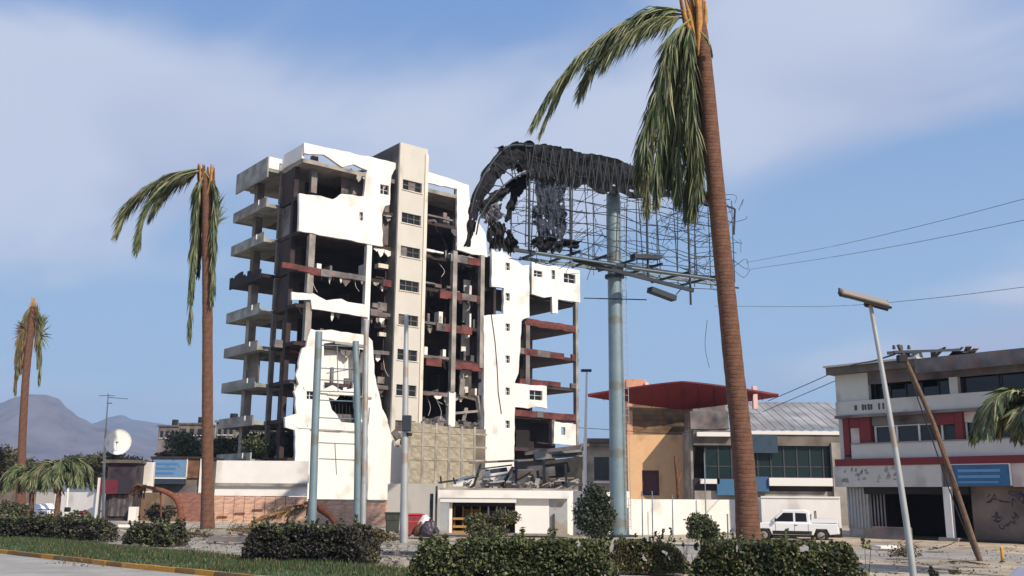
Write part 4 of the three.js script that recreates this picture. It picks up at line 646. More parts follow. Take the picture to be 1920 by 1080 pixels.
{ // leaning wooden pole
  const d = 26, a = gnd(1838, 1052), g = thing('utility_pole', 'leaning wooden utility pole with broken crossarm before the right hand building', 'pole', [a.x, 0, a.z]); const dd = -a.z, L = (x, y, k = 0) => at(x, y, dd + k).sub(g.position);
  part(g, 'shaft', tube([L(1839, 1056), L(1800, 940), L(1752, 800), L(1700, 680), L(1684, 646)], [0.11, 0.105, 0.095, 0.085, 0.075], 12, 6, 0.04, 4), mat.wood, null, true);
  part(g, 'crossarm', beam(L(1676, 660, -0.2), L(1800, 656, 0.8), 0.07, 0.1), mat.steelDark); part(g, 'crossarm', beam(L(1664, 662, 0.1), L(1716, 660, 0.1), 0.1, 0.12), mat.steelDark);
  for (const x of [1676, 1690, 1704]) part(g, 'insulator', new THREE.CylinderGeometry(0.05, 0.07, 0.16, 8).translate(...L(x, 651).toArray()), mat.steelDark);
  const t = L(1690, 674, -0.12); part(g, 'transformer', rbox(t.x - 0.15, t.x + 0.2, t.y - 0.12, t.y + 0.18, t.z - 0.15, t.z + 0.15), mat.black);
  part(g, 'loose_cable', tube([L(1704, 700, -0.15), L(1750, 830, -0.3), L(1790, 945, -0.3), L(1830, 1044, -0.2)], [0.025, 0.025], 5, 6), mat.black);
  part(g, 'vine', tube([L(1745, 780, -0.12), L(1768, 850, -0.25), L(1798, 920, -0.16)], [0.03, 0.05, 0.02], 5, 6, 0.4, 8), fibreDark);
}
const cable = (name, label, list, r, group) => solo(name, label, 'cable', tube(list.map(([x, y, d]) => at(x, y, d)), [r, r], 4, 14), mat.black, group);
cable('overhead_cable', 'upper thin overhead wire crossing the blue sky at right', [[1400, 492, 60], [1560, 462, 52], [1740, 420, 44], [2000, 352, 36]], 0.011, 'overhead wires at right');
cable('overhead_cable', 'second thin overhead wire just below the topmost at right', [[1400, 506, 60], [1560, 482, 52], [1740, 450, 44], [2000, 396, 36]], 0.011, 'overhead wires at right');
cable('overhead_cable', 'lower thin overhead wire passing by the solar panel lamp', [[1340, 574, 60], [1560, 574, 52], [1740, 560, 44], [2000, 528, 36]], 0.011, 'overhead wires at right');
cable('service_cable', 'thick drooping cable from the red canopy to the right hand roof', [[1440, 752, 80], [1510, 722, 70], [1580, 691, 60], [1640, 676, 40], [1678, 664, 26]], 0.03);
cable('service_cable', 'thinner drooping cable below the thick one over the grey roof', [[1430, 772, 80], [1510, 738, 70], [1590, 704, 60]], 0.025);
cable('overhead_cable', 'faint wire slung low between billboard pole and street lamp', [[1085, 802, 70], [1150, 806, 70], [1260, 812, 75], [1400, 800, 75]], 0.02);

// ================================================================ right hand building with red trim
{
  const o = P(1583, 0, 58), TURN = -49 * Math.PI / 180, F = frame(o, TURN), R = rng(61);
  const g = thing('commercial_building', 'three storey building with dark red trim and pale balcony bands at right', 'building', [o.x, 0, o.z], TURN);
  const Y = (y, x = 1592) => F.hit(x, y)[1], X = (x, y = 800) => F.hit(x, y)[0];
  const xe = X(2060), D = -11;
  const yR = Y(688), yRb = Y(706), p1t = Y(753), p1b = Y(779), p2t = Y(834), p2b = Y(861), rd = Y(874), sg = Y(913);
  const w0 = M('#cfd2ca', { map: T_plaster, s: 5 }), pale = M('#cbcac6', { map: T_plaster, s: 5 }), pink = M('#d5c6c0', { map: T_plaster, s: 5 }), brown = M('#8c7b72', { map: T_conc, s: 5 });
  const B = (n, x0, x1, y0, y1, z0, z1, m) => part(g, n, box(x0, x1, y0, y1, z0, z1), m);
  B('back_wall', 0.05, xe, 0, yR - 0.3, D, D + 0.2, w0); B('side_wall', -0.1, 0.15, sg, yR - 0.3, D, -0.35, w0); B('side_wall', xe - 0.2, xe, 0, yR - 0.3, D + 0.21, -0.4, w0);
  // roof slab, its edge broken and dirty
  B('roof_slab', -0.2, xe, yRb + 0.15, yR, D, 0.55, mat.concDark); B('roof_fascia', X(1735), xe, yRb - 0.25, yR - 0.04, 0.553, 0.65, mat.ruinGrey); B('roof_lip', -0.3, X(1740), yR + 0.002, yR + 0.1, -0.5, 0.7, pale);
  for (let i = 0; i < 16; i++) { const x = X(1690) + R() * (X(1850) - X(1690)); part(g, 'roof_wreckage', beam(V3(x, yR + 0.08, -0.6 - R()), V3(x + 0.5 + R(), yR + 0.05 + R() * 0.5, 0.3), 0.12 + 0.2 * R(), 0.04), R() < 0.5 ? mat.conc : mat.ruinDark); }
  // floors
  B('floor_slab', 0.16, xe - 0.21, p1b, p1b + 0.25, D + 0.21, -0.4, mat.conc); B('floor_slab', 0.16, xe - 0.21, p2b - 0.1, p2b + 0.15, D + 0.21, -0.4, mat.conc); B('floor_slab', 0.16, xe - 0.21, sg, sg + 0.2, D + 0.21, -0.4, mat.conc);
  // top storey
  const c = [0, X(1632), X(1786), X(1802)];
  B('facade_wall', 0.02, c[1], p1t + 0.002, yRb + 0.14, -0.35, -0.05, w0); B('lintel', c[1] + 0.003, xe, yRb - 0.55, yRb + 0.14, -0.35, -0.06, mat.ruinGrey); B('pier', c[2], c[3], p1t + 0.003, yRb - 0.553, -0.4, -0.04, pale);
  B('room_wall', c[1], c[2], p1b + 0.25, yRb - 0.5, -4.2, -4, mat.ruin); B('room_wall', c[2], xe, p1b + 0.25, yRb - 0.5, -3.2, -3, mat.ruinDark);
  for (const [a, b] of [[c[3], lerp(c[3], xe, 0.3)], [lerp(c[3], xe, 0.31), lerp(c[3], xe, 0.62)], [lerp(c[3], xe, 0.63), xe - 0.3]]) { const w = B('window', a + 0.05, b - 0.02, p1t + 0.05, yRb - 0.6, -0.62, -0.58, mat.glass); part(w, 'window_frame', [box(a, a + 0.07, p1t + 0.05, yRb - 0.6, -0.57, -0.5), box(b - 0.07, b, p1t + 0.05, yRb - 0.6, -0.57, -0.5)], mat.frameD); }
  for (let i = 0; i < 5; i++) { const a = lerp(c[1], c[2], i / 5), w = B('window', a + 0.04, a + (c[2] - c[1]) / 5 - 0.04, p1t + 0.02, p1t + (R() < 0.4 ? 0.6 : 1.3), -0.9, -0.86, mat.glass); part(w, 'window_frame', box(a - 0.03, a + 0.035, p1t + 0.02, yRb - 0.6, -0.85, -0.79), mat.frameD); }
  // parapet bands
  B('parapet', 0.05, xe, p1b, p1t, -0.03, 0.14, pale); B('ledge', 0, xe, p1b - 0.16, p1b - 0.003, -0.3, 0.25, mat.ruinGrey);
  for (const [x, w, h] of [[1607, .16, .3], [1621, .12, .34], [1626, .12, .3], [1632, .12, .34], [1637, .12, .3], [1652, .1, .36], [1660, .1, .36]]) { const x0 = X(x), ym = (p1t + p1b) / 2; part(g, 'letter_mark', box(x0, x0 + w, ym - h / 2, ym + h / 2, 0.143, 0.16), mat.frameD); }
  B('parapet', X(1596), xe, p2b, p2t, -0.03, 0.16, pale); B('rail', X(1596), xe, p2t + 0.002, p2t + 0.07, -0.02, 0.2, mat.conc);
  B('red_band', -0.1, xe, rd, p2b - 0.003, -0.2, 0.35, mat.redPaint);
  // middle storey: red posts, lintel and windows
  for (const [a, b] of [[1581, 1592], [1612, 1632], [1792, 1806]]) B('red_post', X(a), X(b), p2t - 0.6, p1b - 0.17, -0.4, 0.05, mat.redPaint);
  B('red_lintel', X(1593), X(1611), p1b - 0.75, p1b - 0.17, -0.35, 0.02, mat.redPaint); B('red_lintel', X(1756), X(1791), p1b - 0.8, p1b - 0.17, -0.35, 0.02, mat.redPaint); B('sign_board', X(1594), X(1610), p2t - 0.3, p1b - 0.76, -0.3, -0.02, pink);
  B('facade_wall', X(1633), X(1755), p2t + 1.05, p1b - 0.17, -0.35, -0.15, mat.ruinGrey); B('facade_wall', X(1807), xe, p2t + 1.0, p1b - 0.17, -0.35, -0.15, pink);
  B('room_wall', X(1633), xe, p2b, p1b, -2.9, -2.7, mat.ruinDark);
  for (let i = 0; i < 9; i++) { const a = lerp(X(1636), xe, i / 9), b = lerp(X(1636), xe, (i + 1) / 9); const w = B('window', a + 0.05, b - 0.05, p2t + 0.02, p2t + 1.03, -0.4, -0.37, mat.glass); part(w, 'window_frame', [box(a - 0.05, a + 0.05, p2t + 0.02, p2t + 1.04, -0.365, -0.27), box(a + 0.051, b - 0.051, p2t + 0.97, p2t + 1.03, -0.365, -0.29)], mat.frameW); }
  // sign band and blue sign
  B('sign_band', X(1564), X(1762), sg, rd - 0.003, -0.15, 0.3, pale); for (let i = 0; i < 26; i++) { const x = X(1570) + R() * (X(1680) - X(1570)), y = lerp(sg, rd, 0.2 + R() * 0.6); part(g, 'peeled_patch', extr(jag([[x, y], [x + 0.1 + R() * 0.2, y], [x + 0.1 + R() * 0.1, y + 0.1 + R() * 0.25], [x, y + 0.1]], 0.03, 0.1, R), [], 0.306, 0.004), mat.conc); }
  B('sign_band', X(1893), xe, sg, rd - 0.003, -0.15, 0.28, pink); B('sign_back', X(1763), X(1892), sg, rd - 0.003, -0.15, 0.1, mat.concDark);
  const bs = B('blue_sign', X(1782), X(1889), sg + 0.06, rd - 0.05, 0.103, 0.3, M('#2f6796', { map: T_plaster, s: 3, r: 0.5 })); const sx0 = X(1793), sx1 = X(1872);
  for (const [f, h, k] of [[0.30, 0.09, 1], [0.56, 0.09, 0.98], [0.8, 0.05, 0.94]]) { const y = lerp(rd, sg, f); part(bs, 'sign_stripe', box(sx0, sx0 + (sx1 - sx0) * k, y - h * 0.8, y + h * 0.8, 0.302, 0.31), M('#5f93ba', { r: 0.5 })); }
  part(bs, 'sign_frame', [box(X(1782) - 0.06, X(1889) + 0.08, rd - 0.048, rd - 0.004, 0.11, 0.33), box(X(1889) + 0.001, X(1889) + 0.09, sg + 0.06, rd - 0.05, 0.11, 0.33)], mat.frameW);
  // ground floor
  B('shutter', X(1572), X(1612), 0.1, sg, -0.6, -0.5, M('#b9b8b8', { map: T_metal, s: 2 })); for (let i = 0; i < 12; i++) { const x = lerp(X(1572), X(1645), i / 12); B('shutter_slat', x, x + 0.1, 0.6, sg - 0.05, -0.498, -0.45, i < 7 ? mat.galv : mat.ruinGrey); }
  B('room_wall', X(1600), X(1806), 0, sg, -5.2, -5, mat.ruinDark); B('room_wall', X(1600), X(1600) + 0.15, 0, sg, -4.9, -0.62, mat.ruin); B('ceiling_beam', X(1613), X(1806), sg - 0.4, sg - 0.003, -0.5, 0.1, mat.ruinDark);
  B('column', X(1764), X(1777), 0.1, sg - 0.004, 0.103, 0.42, mat.white); B('column_foot', X(1752), X(1788), 0.1, 0.28, 0.02, 0.6, mat.conc);
  B('counter', X(1640), X(1705), 0.1, 0.75, 0.6, 1.2, mat.ruinGrey);
  B('shop_wall', X(1806), xe, 0, sg, -0.5, -0.2, brown);
  const scr = []; for (let i = 0; i < 26; i++) { const x = X(1836) + R() * (X(1915) - X(1836)), y = (R() < 0.5 ? 1.0 : 2.1) + R() * 0.5; scr.push(tube([V3(x, y, -0.197), V3(x + (R() - .5) * 0.5, y + (R() - .5) * 0.4, -0.197), V3(x + (R() - .5) * 0.6, y + (R() - .5) * 0.5, -0.197), V3(x + (R() - .5) * 0.7, y + (R() - .5) * 0.3, -0.197)], [0.02, 0.03, 0.015], 4, 5)); }
  part(g, 'scribble', scr, M('#3c3348'));
  B('step', X(1700), xe, 0.1, 0.22, -0.1, 0.5, mat.ruinDark);
}
// ================================================================ glass shop with the grey metal roof
{
  const d = 84, o = P(1430, 0, d), F = frame(o, 0), R = rng(62);
  const g = thing('glass_shop', 'low glass fronted shop under a pale grey metal roof behind the big palm', 'building', [o.x, 0, o.z]);
  const X = (x, z = 0) => F.hit(x, 860, z)[0], Y = (y, z = 0) => F.hit(1450, y, z)[1];
  const x0 = X(1300), x1 = X(1592), eave = Y(806), gt = Y(836);
  const B = (n, a, b, c, e, z0, z1, m) => part(g, n, box(a, b, c, e, z0, z1), m);
  const roofM = M('#acaeb3', { map: T_conc, s: 9, r: 0.6 });
  { const xa = X(1392), n = 26, top = F.hit(1480, 755, -9)[1], gs = []; for (let i = 0; i < n; i++) { const a = lerp(xa, x1 + 1.5, i / n), b = lerp(xa, x1 + 1.5, (i + 1) / n); const s = part(g, 'roof_sheet', (() => { const q = new THREE.BoxGeometry(b - a - 0.04, 0.06, Math.hypot(9.6, top - eave)); q.rotateX(Math.atan2(top - eave, 9.6)); q.translate((a + b) / 2, (top + eave) / 2 + (i % 2) * 0.03, -4.2); return q; })(), roofM); } }
  B('fascia', X(1300), x1, gt, eave - 0.1, -0.1, 0.35, mat.concDark); B('fascia_band', X(1392), x1 + 0.02, eave - 0.42, eave - 0.06, 0.353, 0.5, mat.frameW);
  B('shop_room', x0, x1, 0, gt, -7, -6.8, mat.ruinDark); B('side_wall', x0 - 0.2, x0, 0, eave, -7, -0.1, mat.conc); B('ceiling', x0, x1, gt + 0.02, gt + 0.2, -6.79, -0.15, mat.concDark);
  for (let i = 0; i < 11; i++) { const a = lerp(X(1322), x1, i / 11), b = lerp(X(1322), x1, (i + 1) / 11), w = B('window', a + 0.05, b - 0.05, Y(897), gt, -0.06, -0.02, mat.glassGreen); part(w, 'window_frame', [box(a - 0.05, a + 0.05, Y(897), gt, -0.1, 0.05), box(a + 0.051, b - 0.051, lerp(Y(897), gt, 0.36) - 0.04, lerp(Y(897), gt, 0.36) + 0.04, -0.015, 0.03)], mat.frameD); }
  B('plinth', x0, x1, 0, Y(921), -0.3, 0.1, mat.conc); B('awning_band', X(1436), X(1553), Y(911), Y(896), 0.1, 0.8, mat.frameW); B('sill_wall', x0, x1, Y(921), Y(897.5), -0.12, 0.06, mat.ruin);
  B('blue_sign', X(1404), X(1456), Y(850), Y(816), 0.4, 0.6, M('#32475a', { map: T_plaster, s: 3 })); B('blue_sign', X(1340), X(1402), Y(929), Y(899), 0.3, 0.6, M('#3f6f96', { map: T_plaster, s: 3 })); B('blue_sign', X(1403), X(1436), Y(922), Y(894), 0.3, 0.55, M('#3d6288', { map: T_plaster, s: 3 }));
  B('pier', X(1556), X(1584), 0, Y(830), 0.12, 0.6, mat.conc);
  B('low_wall', X(1310), X(1345), Y(908), Y(899), 0.2, 0.6, mat.frameW);
  B('upper_room', X(1296), X(1368), Y(806), Y(772), -3, 0.2, mat.ruinGrey); B('upper_ledge', X(1305), X(1370), Y(820), Y(812), 0.36, 0.9, mat.frameW);
}
// ================================================================ orange building and its red canopy
{
  const d = 88, o = P(1236, 0, d), F = frame(o, 0), R = rng(63);
  const g = thing('orange_building', 'ochre orange building with maroon door under a wide dark red canopy roof', 'building', [o.x, 0, o.z]);
  const X = (x, y = 860, z = 0) => F.hit(x, y, z)[0], Y = (y, z = 0) => F.hit(1236, y, z)[1];
  const och = M('#e2b98e', { map: T_plaster, s: 6 }), och2 = M('#8f7557', { map: T_ruin, s: 5 }), peach = M('#d8a184', { map: T_plaster, s: 6 });  // och2: the ochre wall darkened with the canopy shade
  const xl = X(1177), xr = X(1284), yt = Y(815);
  const dr = [X(1204, 900), X(1236, 900), Y(929), Y(882)];
  part(g, 'wall', extr([[xl, 0], [X(1277, 930), 0], [X(1290, 815), yt], [xl, yt]], [[[dr[0], dr[2]], [dr[1], dr[2]], [dr[1], dr[3]], [dr[0], dr[3]]]], 0, 0.35), och);
  const dw = part(g, 'door', box(dr[0], dr[1], dr[2], dr[3], -0.3, -0.2), M('#4d2630', { r: 0.6 })); part(dw, 'door_frame', [box(dr[0], dr[0] + 0.12, dr[2], dr[3], -0.19, -0.05), box(dr[1] - 0.12, dr[1], dr[2], dr[3], -0.19, -0.05), box(dr[0] + 0.121, dr[1] - 0.121, dr[3] - 0.12, dr[3], -0.19, -0.05)], M('#5c3538'));
  part(g, 'leaning_fin', extr([[X(1279, 930), 0], [X(1291, 930), 0], [X(1304, 812), Y(808)], [X(1292, 812), Y(808)]], [], 0.5, 0.7), mat.cream);
  part(g, 'side_wall', extr([[X(1292, 930), 0], [X(1332, 930), 0], [X(1332, 830), Y(830)], [X(1304, 815), Y(815)]], [], -0.3, 0.4), M('#7d7a6c', { map: T_conc, s: 5 }));
  part(g, 'upper_wall', box(xl + 0.05, X(1302), yt + 0.002, Y(742), -2.2, -0.06), och2); for (let i = 0; i < 6; i++) { const y = lerp(yt, Y(762), (i + 0.5) / 6); part(g, 'shaded_board', box(xl + 0.08, X(1300), y - 0.2, y + 0.2, -0.058, 0.0 + R() * 0.03), och2); }  // brown wall and boards paint the shade under the canopy
  part(g, 'upper_wall', box(X(1303), X(1372), Y(808), Y(745), -4, -1.8, 0), mat.ruinGrey);
  part(g, 'tall_wall', box(xl, xl + 0.5, yt + 0.003, Y(712), -8, 0.02), peach); part(g, 'tall_wall', box(xl + 0.501, X(1232), Y(742) + 0.01, Y(711, -6), -8, -6), peach);
  part(g, 'roof_post', box(X(1229), X(1236), Y(735), Y(704), -6, -5.6), M('#e8c4ba')); part(g, 'roof_ledge', box(X(1240), X(1285), Y(728), Y(715), -5, -4), mat.frameW);
  part(g, 'back_wall', box(xl, X(1330), 0, yt, -9, -8.6), och); part(g, 'side_wall', box(xl, xl + 0.3, 0, yt, -8.59, -0.36), och);
  // canopy: a long pointed leaf, tilted up in front
  const pts = []; const cx = 1281, hw = 179; const N = 24, yF = Y(719, 5), top = [], pos = [], idx = [];
  for (let i = 0; i <= N; i++) {
    const t = i / N * 2 - 1, half = Math.max(0, 1 - Math.pow(Math.abs(t), 1.25)), px = cx + hw * t;
    const zF = 0.9 + 2.6 * half, zB = 0.9 - 0.75 * half;
    const a = F.hit(px, 743 - 24 * half, zF), b = F.hit(px, 744 + 24 * half, zB);
    pos.push(a[0], a[1], zF, a[0], a[1] + 0.22, zF + 0.02, b[0], b[1], zB, b[0], b[1] + 0.22, zB);
  }
  for (let i = 0; i < N; i++) { const a = i * 4, b = a + 4; for (const [p, q] of [[0, 2], [2, 3], [3, 1], [1, 0]]) idx.push(a + p, a + q, b + p, a + q, b + q, b + p); }
  const cg = new THREE.BufferGeometry(); cg.setAttribute('position', new THREE.Float32BufferAttribute(pos, 3)); cg.setIndex(idx); cg.computeVertexNormals();
  const redC = M('#7e2027', { map: T_plaster, s: 9, both: true, r: 0.6 });
  const cn = part(g, 'canopy', cg, redC); part(cn, 'canopy_post', box(X(1410, 750, 1), X(1418, 750, 1), Y(768), Y(726), 1, 1.5), M('#ddb5ae'));
  const rib = []; for (let i = 2; i < N - 1; i += 2) { const a = i * 12; rib.push(beam(V3(pos[a], pos[a + 1] - 0.06, pos[a + 2]), V3(pos[a + 6], pos[a + 7] - 0.06, pos[a + 8]), 0.07, 0.08)); } part(cn, 'canopy_rib', rib, redC);
}
{ // grey house left of the orange building
  const d = 92, o = P(1120, 0, d), F = frame(o, 0), g = thing('grey_building', 'small grey rendered building with a dark window beside the billboard pole', 'building', [o.x, 0, o.z]);
  const X = (x, z = 0) => F.hit(x, 880, z)[0], Y = (y, z = 0) => F.hit(1120, y, z)[1]; const B = (n, a, b, c, e, z0, z1, m) => part(g, n, box(a, b, c, e, z0, z1), m);
  part(g, 'wall', extr([[X(1092), 0], [X(1176), 0], [X(1176), Y(838)], [X(1092), Y(838)]], [[[X(1114), Y(900)], [X(1142), Y(900)], [X(1142), Y(857)], [X(1114), Y(857)]]], 0, 0.3), mat.conc);
  const w = B('window', X(1113), X(1143), Y(901), Y(856), -0.28, -0.22, mat.glass); part(w, 'window_frame', box(X(1128) - 0.05, X(1128) + 0.05, Y(900), Y(857), -0.215, -0.12), mat.frameD);
  B('sill', X(1112), X(1145), Y(906), Y(902), 0.003, 0.25, mat.frameW); B('roof', X(1090), X(1178), Y(838) + 0.003, Y(832), -6, 0.4, mat.concDark); B('parapet', X(1096), X(1170), Y(831), Y(822), -1, 0.2, mat.ruinGrey); B('back_wall', X(1092), X(1176), 0, Y(838), -6, -5.7, mat.conc); B('roof_tank', X(1150), X(1168), Y(822) + 0.003, Y(816), -2, -1, mat.black);
}
{ // collapsed steel canopy
  const d = 66, o = P(985, 0, d), F = frame(o, 0), R = rng(64), g = thing('collapsed_shed', 'collapsed steel shed with tilted dark beams and sheets behind the guard booth', 'shed', [o.x, 0, o.z]);
  const L = (x, y, z = 0) => { const p = F.hit(x, y, z); return V3(p[0], p[1], z); };
  for (const [x0, y0, x1, y1, w, m] of [[888, 912, 902, 868, .12, 0], [940, 912, 962, 876, .16, 0], [968, 864, 968, 905, .16, 0], [880, 868, 1000, 862, .14, 1], [895, 880, 960, 872, .1, 0], [905, 896, 950, 890, .1, 1], [900, 908, 1000, 905, .12, 1], [985, 850, 1090, 838, .25, 1], [1000, 858, 1092, 850, .2, 0], [1040, 905, 1092, 908, .2, 0], [1060, 870, 1062, 910, .14, 0], [1020, 862, 1020, 905, .2, 0], [960, 882, 1000, 880, .08, 1], [870, 900, 898, 893, .1, 0], [1030, 898, 1075, 896, .1, 1]]) part(g, 'beam', beam(L(x0, y0, (R() - .5) * 2), L(x1, y1, (R() - .5) * 2), w, w), m ? mat.ruinGrey : mat.steelDark);
  const sheetQ = (list, z, m) => part(g, 'sheet', extr(list.map(([x, y]) => F.hit(x, y, z)), [], z, 0.06), m);
  sheetQ([[965, 866], [1022, 862], [1022, 906], [968, 908]], -0.6, M('#5d5b5d', { map: T_metal, s: 3 })); sheetQ([[1022, 864], [1090, 856], [1092, 910], [1024, 908]], -1.2, M('#4b4c47', { map: T_ruin, s: 3 })); sheetQ([[1000, 848], [1088, 838], [1094, 856], [1004, 862]], -0.2, M('#8a8b8b', { map: T_metal, s: 3 })); sheetQ([[905, 884], [962, 876], [958, 908], [900, 912]], -1.5, mat.white); sheetQ([[850, 898], [890, 890], [886, 912], [850, 912]], -1.4, mat.white);
  sheetQ([[918, 880], [950, 876], [952, 884], [920, 888]], 0.6, mat.steelDark); sheetQ([[1010, 878], [1040, 874], [1042, 892], [1012, 894]], -0.4, mat.ruinGrey);
  const gs = []; for (let i = 0; i < 70; i++) { const p = L(870 + R() * 220, 898 + R() * 18, (R() - .5) * 3), s = 0.08 + R() * 0.25; const b = new THREE.BoxGeometry(s * (1 + 3 * R()), s * .4, s); b.rotateZ((R() - .5) * 1.4); b.rotateY(R() * 3); b.translate(p.x, p.y, p.z); gs.push(b); } part(g, 'broken_pieces', gs, mat.conc).userData.kind = 'stuff';
  for (const [x0, y0, x1, y1] of [[822, 905, 858, 900], [826, 893, 828, 912], [850, 895, 854, 908]]) part(g, 'twisted_bar', bar(L(x0, y0), L(x1, y1), 0.07, 6), mat.steelDark);
}
// ================================================================ walls and the guard booth along the street
function wallRun(name, label, a, b, h, th, m, opt = {}) {
  const dx = b.x - a.x, dz = b.z - a.z, l = Math.hypot(dx, dz), turn = Math.atan2(-dz, dx), g = thing(name, label, 'wall', [a.x, 0, a.z], turn, opt.group);
  const n = Math.max(1, Math.round(l / (opt.step || 4))); const R = rng(Math.round(l * 100));
  for (let i = 0; i < n; i++) { const x0 = l * i / n + 0.01, x1 = l * (i + 1) / n - 0.01; part(g, 'wall_panel', box(x0, x1, opt.y0 || 0, h, -th, 0), m); if (opt.cap) part(g, 'coping', box(x0, x1, h + 0.002, h + 0.1, -th - 0.06, 0.06), opt.cap); if (opt.pier) part(g, 'pier', box(x0 - 0.12, x0 + 0.14, 0, h - 0.03, 0.003, 0.1), opt.pier); }
  return { g, l };
}
{
  const D = 76, a = P(398, 0, D), b = P(572, 0, D), h = F0(862, D);
  function F0(y, d) { return at(500, y, d).y; }
  const w = wallRun('perimeter_wall', 'high white wall with grey ledge above a brick base left of the tower', a, b, F0(864, D), 0.3, mat.white, { y0: F0(930, D), step: 6 });
  const l = w.l, hb = F0(931, D); part(w.g, 'ledge', box(-0.02, l, F0(912, D), F0(906, D), 0.003, 0.22), mat.conc);
  const nb = 9; for (let i = 0; i < nb; i++) part(w.g, 'brick_panel', box(l * i / nb + 0.02, l * (i + 1) / nb - 0.02, 0, hb - 0.003, -0.28, 0.06), mat.brick); for (let i = 0; i < 5; i++) part(w.g, 'brick_ledge', box(l * (0.05 + i * 0.19), l * (0.16 + i * 0.19), hb * (0.25 + 0.13 * (i % 3)), hb * (0.25 + 0.13 * (i % 3)) + 0.08, 0.063, 0.2), M('#8f5a40', { map: T_brick, s: 1.6 }));
  const c = P(575, 0, D - 3), e = P(722, 0, D - 6); wallRun('brick_wall', 'low weathered brick wall at the foot of the white tower', c, e, F0(938, D - 4), 0.3, mat.brick, { step: 3, cap: mat.conc });
  const f = P(330, 0, D + 2), k = P(397, 0, D); wallRun('brick_wall', 'pinkish brick wall behind the middle palm trunk', f, k, F0(925, D), 0.3, M('#c48c7a', { map: T_brick, s: 1.6 }), { step: 3 });
  const p = P(252, 0, D + 4), q = P(329, 0, D + 2); wallRun('low_wall', 'tan rendered wall behind the arching dead trunk', p, q, F0(925, D + 3), 0.3, M('#b79a80', { map: T_conc, s: 4 }), { step: 3 });
  const r = P(1064, 0, 60), s = P(1182, 0, 62); wallRun('fence_wall', 'white wall behind the dark round shrub', r, s, 2.6, 0.25, mat.white, { step: 3.5, pier: mat.white });
  const t = P(1182, 0, 61), u = P(1432, 0, 64); wallRun('fence_wall', 'long white wall under the orange building', t, u, F0(931, 62), 0.25, mat.white, { step: 4, pier: mat.white });
  const v = P(1430, 0, 57.4); { const w2 = wallRun('fence_wall', 'white wall with bright coping and dark strip at its foot behind the pickup truck', v, P(1580, 0, 56.6), F0(927, 57), 0.25, mat.white, { step: 4, cap: mat.white }); part(w2.g, 'plinth', box(0.02, w2.l - 0.02, 0, 0.62, 0.003, 0.12), mat.ruinDark); }  // near-black strip along the foot of the wall
  const y1 = P(724, 0, 66), y2 = P(830, 0, 64); wallRun('fence_wall', 'pale broken wall behind the red bin', y1, y2, F0(905, 65), 0.25, mat.cream, { step: 3.2 });
}
{ // guard booth
  const d = 57, o = P(893, 0, d), F = frame(o, 0), R = rng(65), g = thing('guard_booth', 'white flat roofed guard booth with open front full of ochre furniture', 'booth', [o.x, 0, o.z]);
  const X = (x) => F.hit(x, 960)[0], Y = (y) => F.hit(893, y)[1]; const B = (n, a, b, c, e, z0, z1, m) => part(g, n, box(a, b, c, e, z0, z1), m);
  const ytop = Y(919), yb = Y(942);
  B('roof', X(822), X(1066), yb + 0.25, ytop, -4, 0.5, mat.white); B('fascia', X(826), X(968), yb, yb + 0.247, -0.1, 0.44, mat.frameW); B('roof_edge', X(824), X(1066), ytop + 0.002, ytop + 0.12, -4, 0.35, mat.conc);
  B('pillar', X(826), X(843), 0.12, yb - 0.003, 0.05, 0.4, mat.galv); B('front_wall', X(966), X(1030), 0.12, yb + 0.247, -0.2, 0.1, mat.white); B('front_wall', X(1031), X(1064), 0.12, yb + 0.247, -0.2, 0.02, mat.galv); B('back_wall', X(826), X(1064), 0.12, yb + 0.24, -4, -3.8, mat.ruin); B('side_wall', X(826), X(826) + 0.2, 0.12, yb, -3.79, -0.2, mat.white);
  B('lintel', X(846), X(965), yb - 0.22, yb - 0.003, -0.18, -0.02, mat.ruinDark);
  const och = M('#b98f47', { map: T_plaster, s: 2 }), och2 = M('#8a6a34', { map: T_bark, s: 2 });
  for (let i = 0; i < 7; i++) { const x = lerp(X(850), X(962), i / 7); B('door_bar', x, x + 0.09, 0.2, yb - 0.2, -0.6, -0.52, i > 3 ? mat.galv : och2); }
  B('shelf', X(848), X(886), Y(975), Y(971), -1.2, -0.3, och); B('shelf', X(848), X(886), Y(990), Y(986), -1.2, -0.3, och); B('shelf', X(848), X(880), Y(1001), Y(996), -1.2, -0.2, och); B('shelf_side', X(846), X(849), 0.15, Y(970), -1.2, -0.25, M('#7a3a22')); B('panel', X(868), X(900), 0.3, Y(955), -1.6, -1.5, och2); B('panel', X(902), X(936), 0.2, Y(958), -1.5, -1.4, M('#6d6148', { map: T_ruin, s: 2 })); B('post', X(843), X(848), 0.1, yb - 0.01, -0.02, 0.1, mat.white);
  B('step', X(838), X(1066), 0.1, 0.2, 0.11, 0.9, mat.conc); B('marker_post', X(1036), X(1040), 0.12, 1.3, 0.1, 0.2, mat.frameD);
  B('drain_pipe', X(816), X(820), 0.12, Y(912), 0.1, 0.2, mat.frameD); B('wall_post', X(805), X(811), 0.12, Y(926), -0.4, -0.1, mat.steelDark);
}
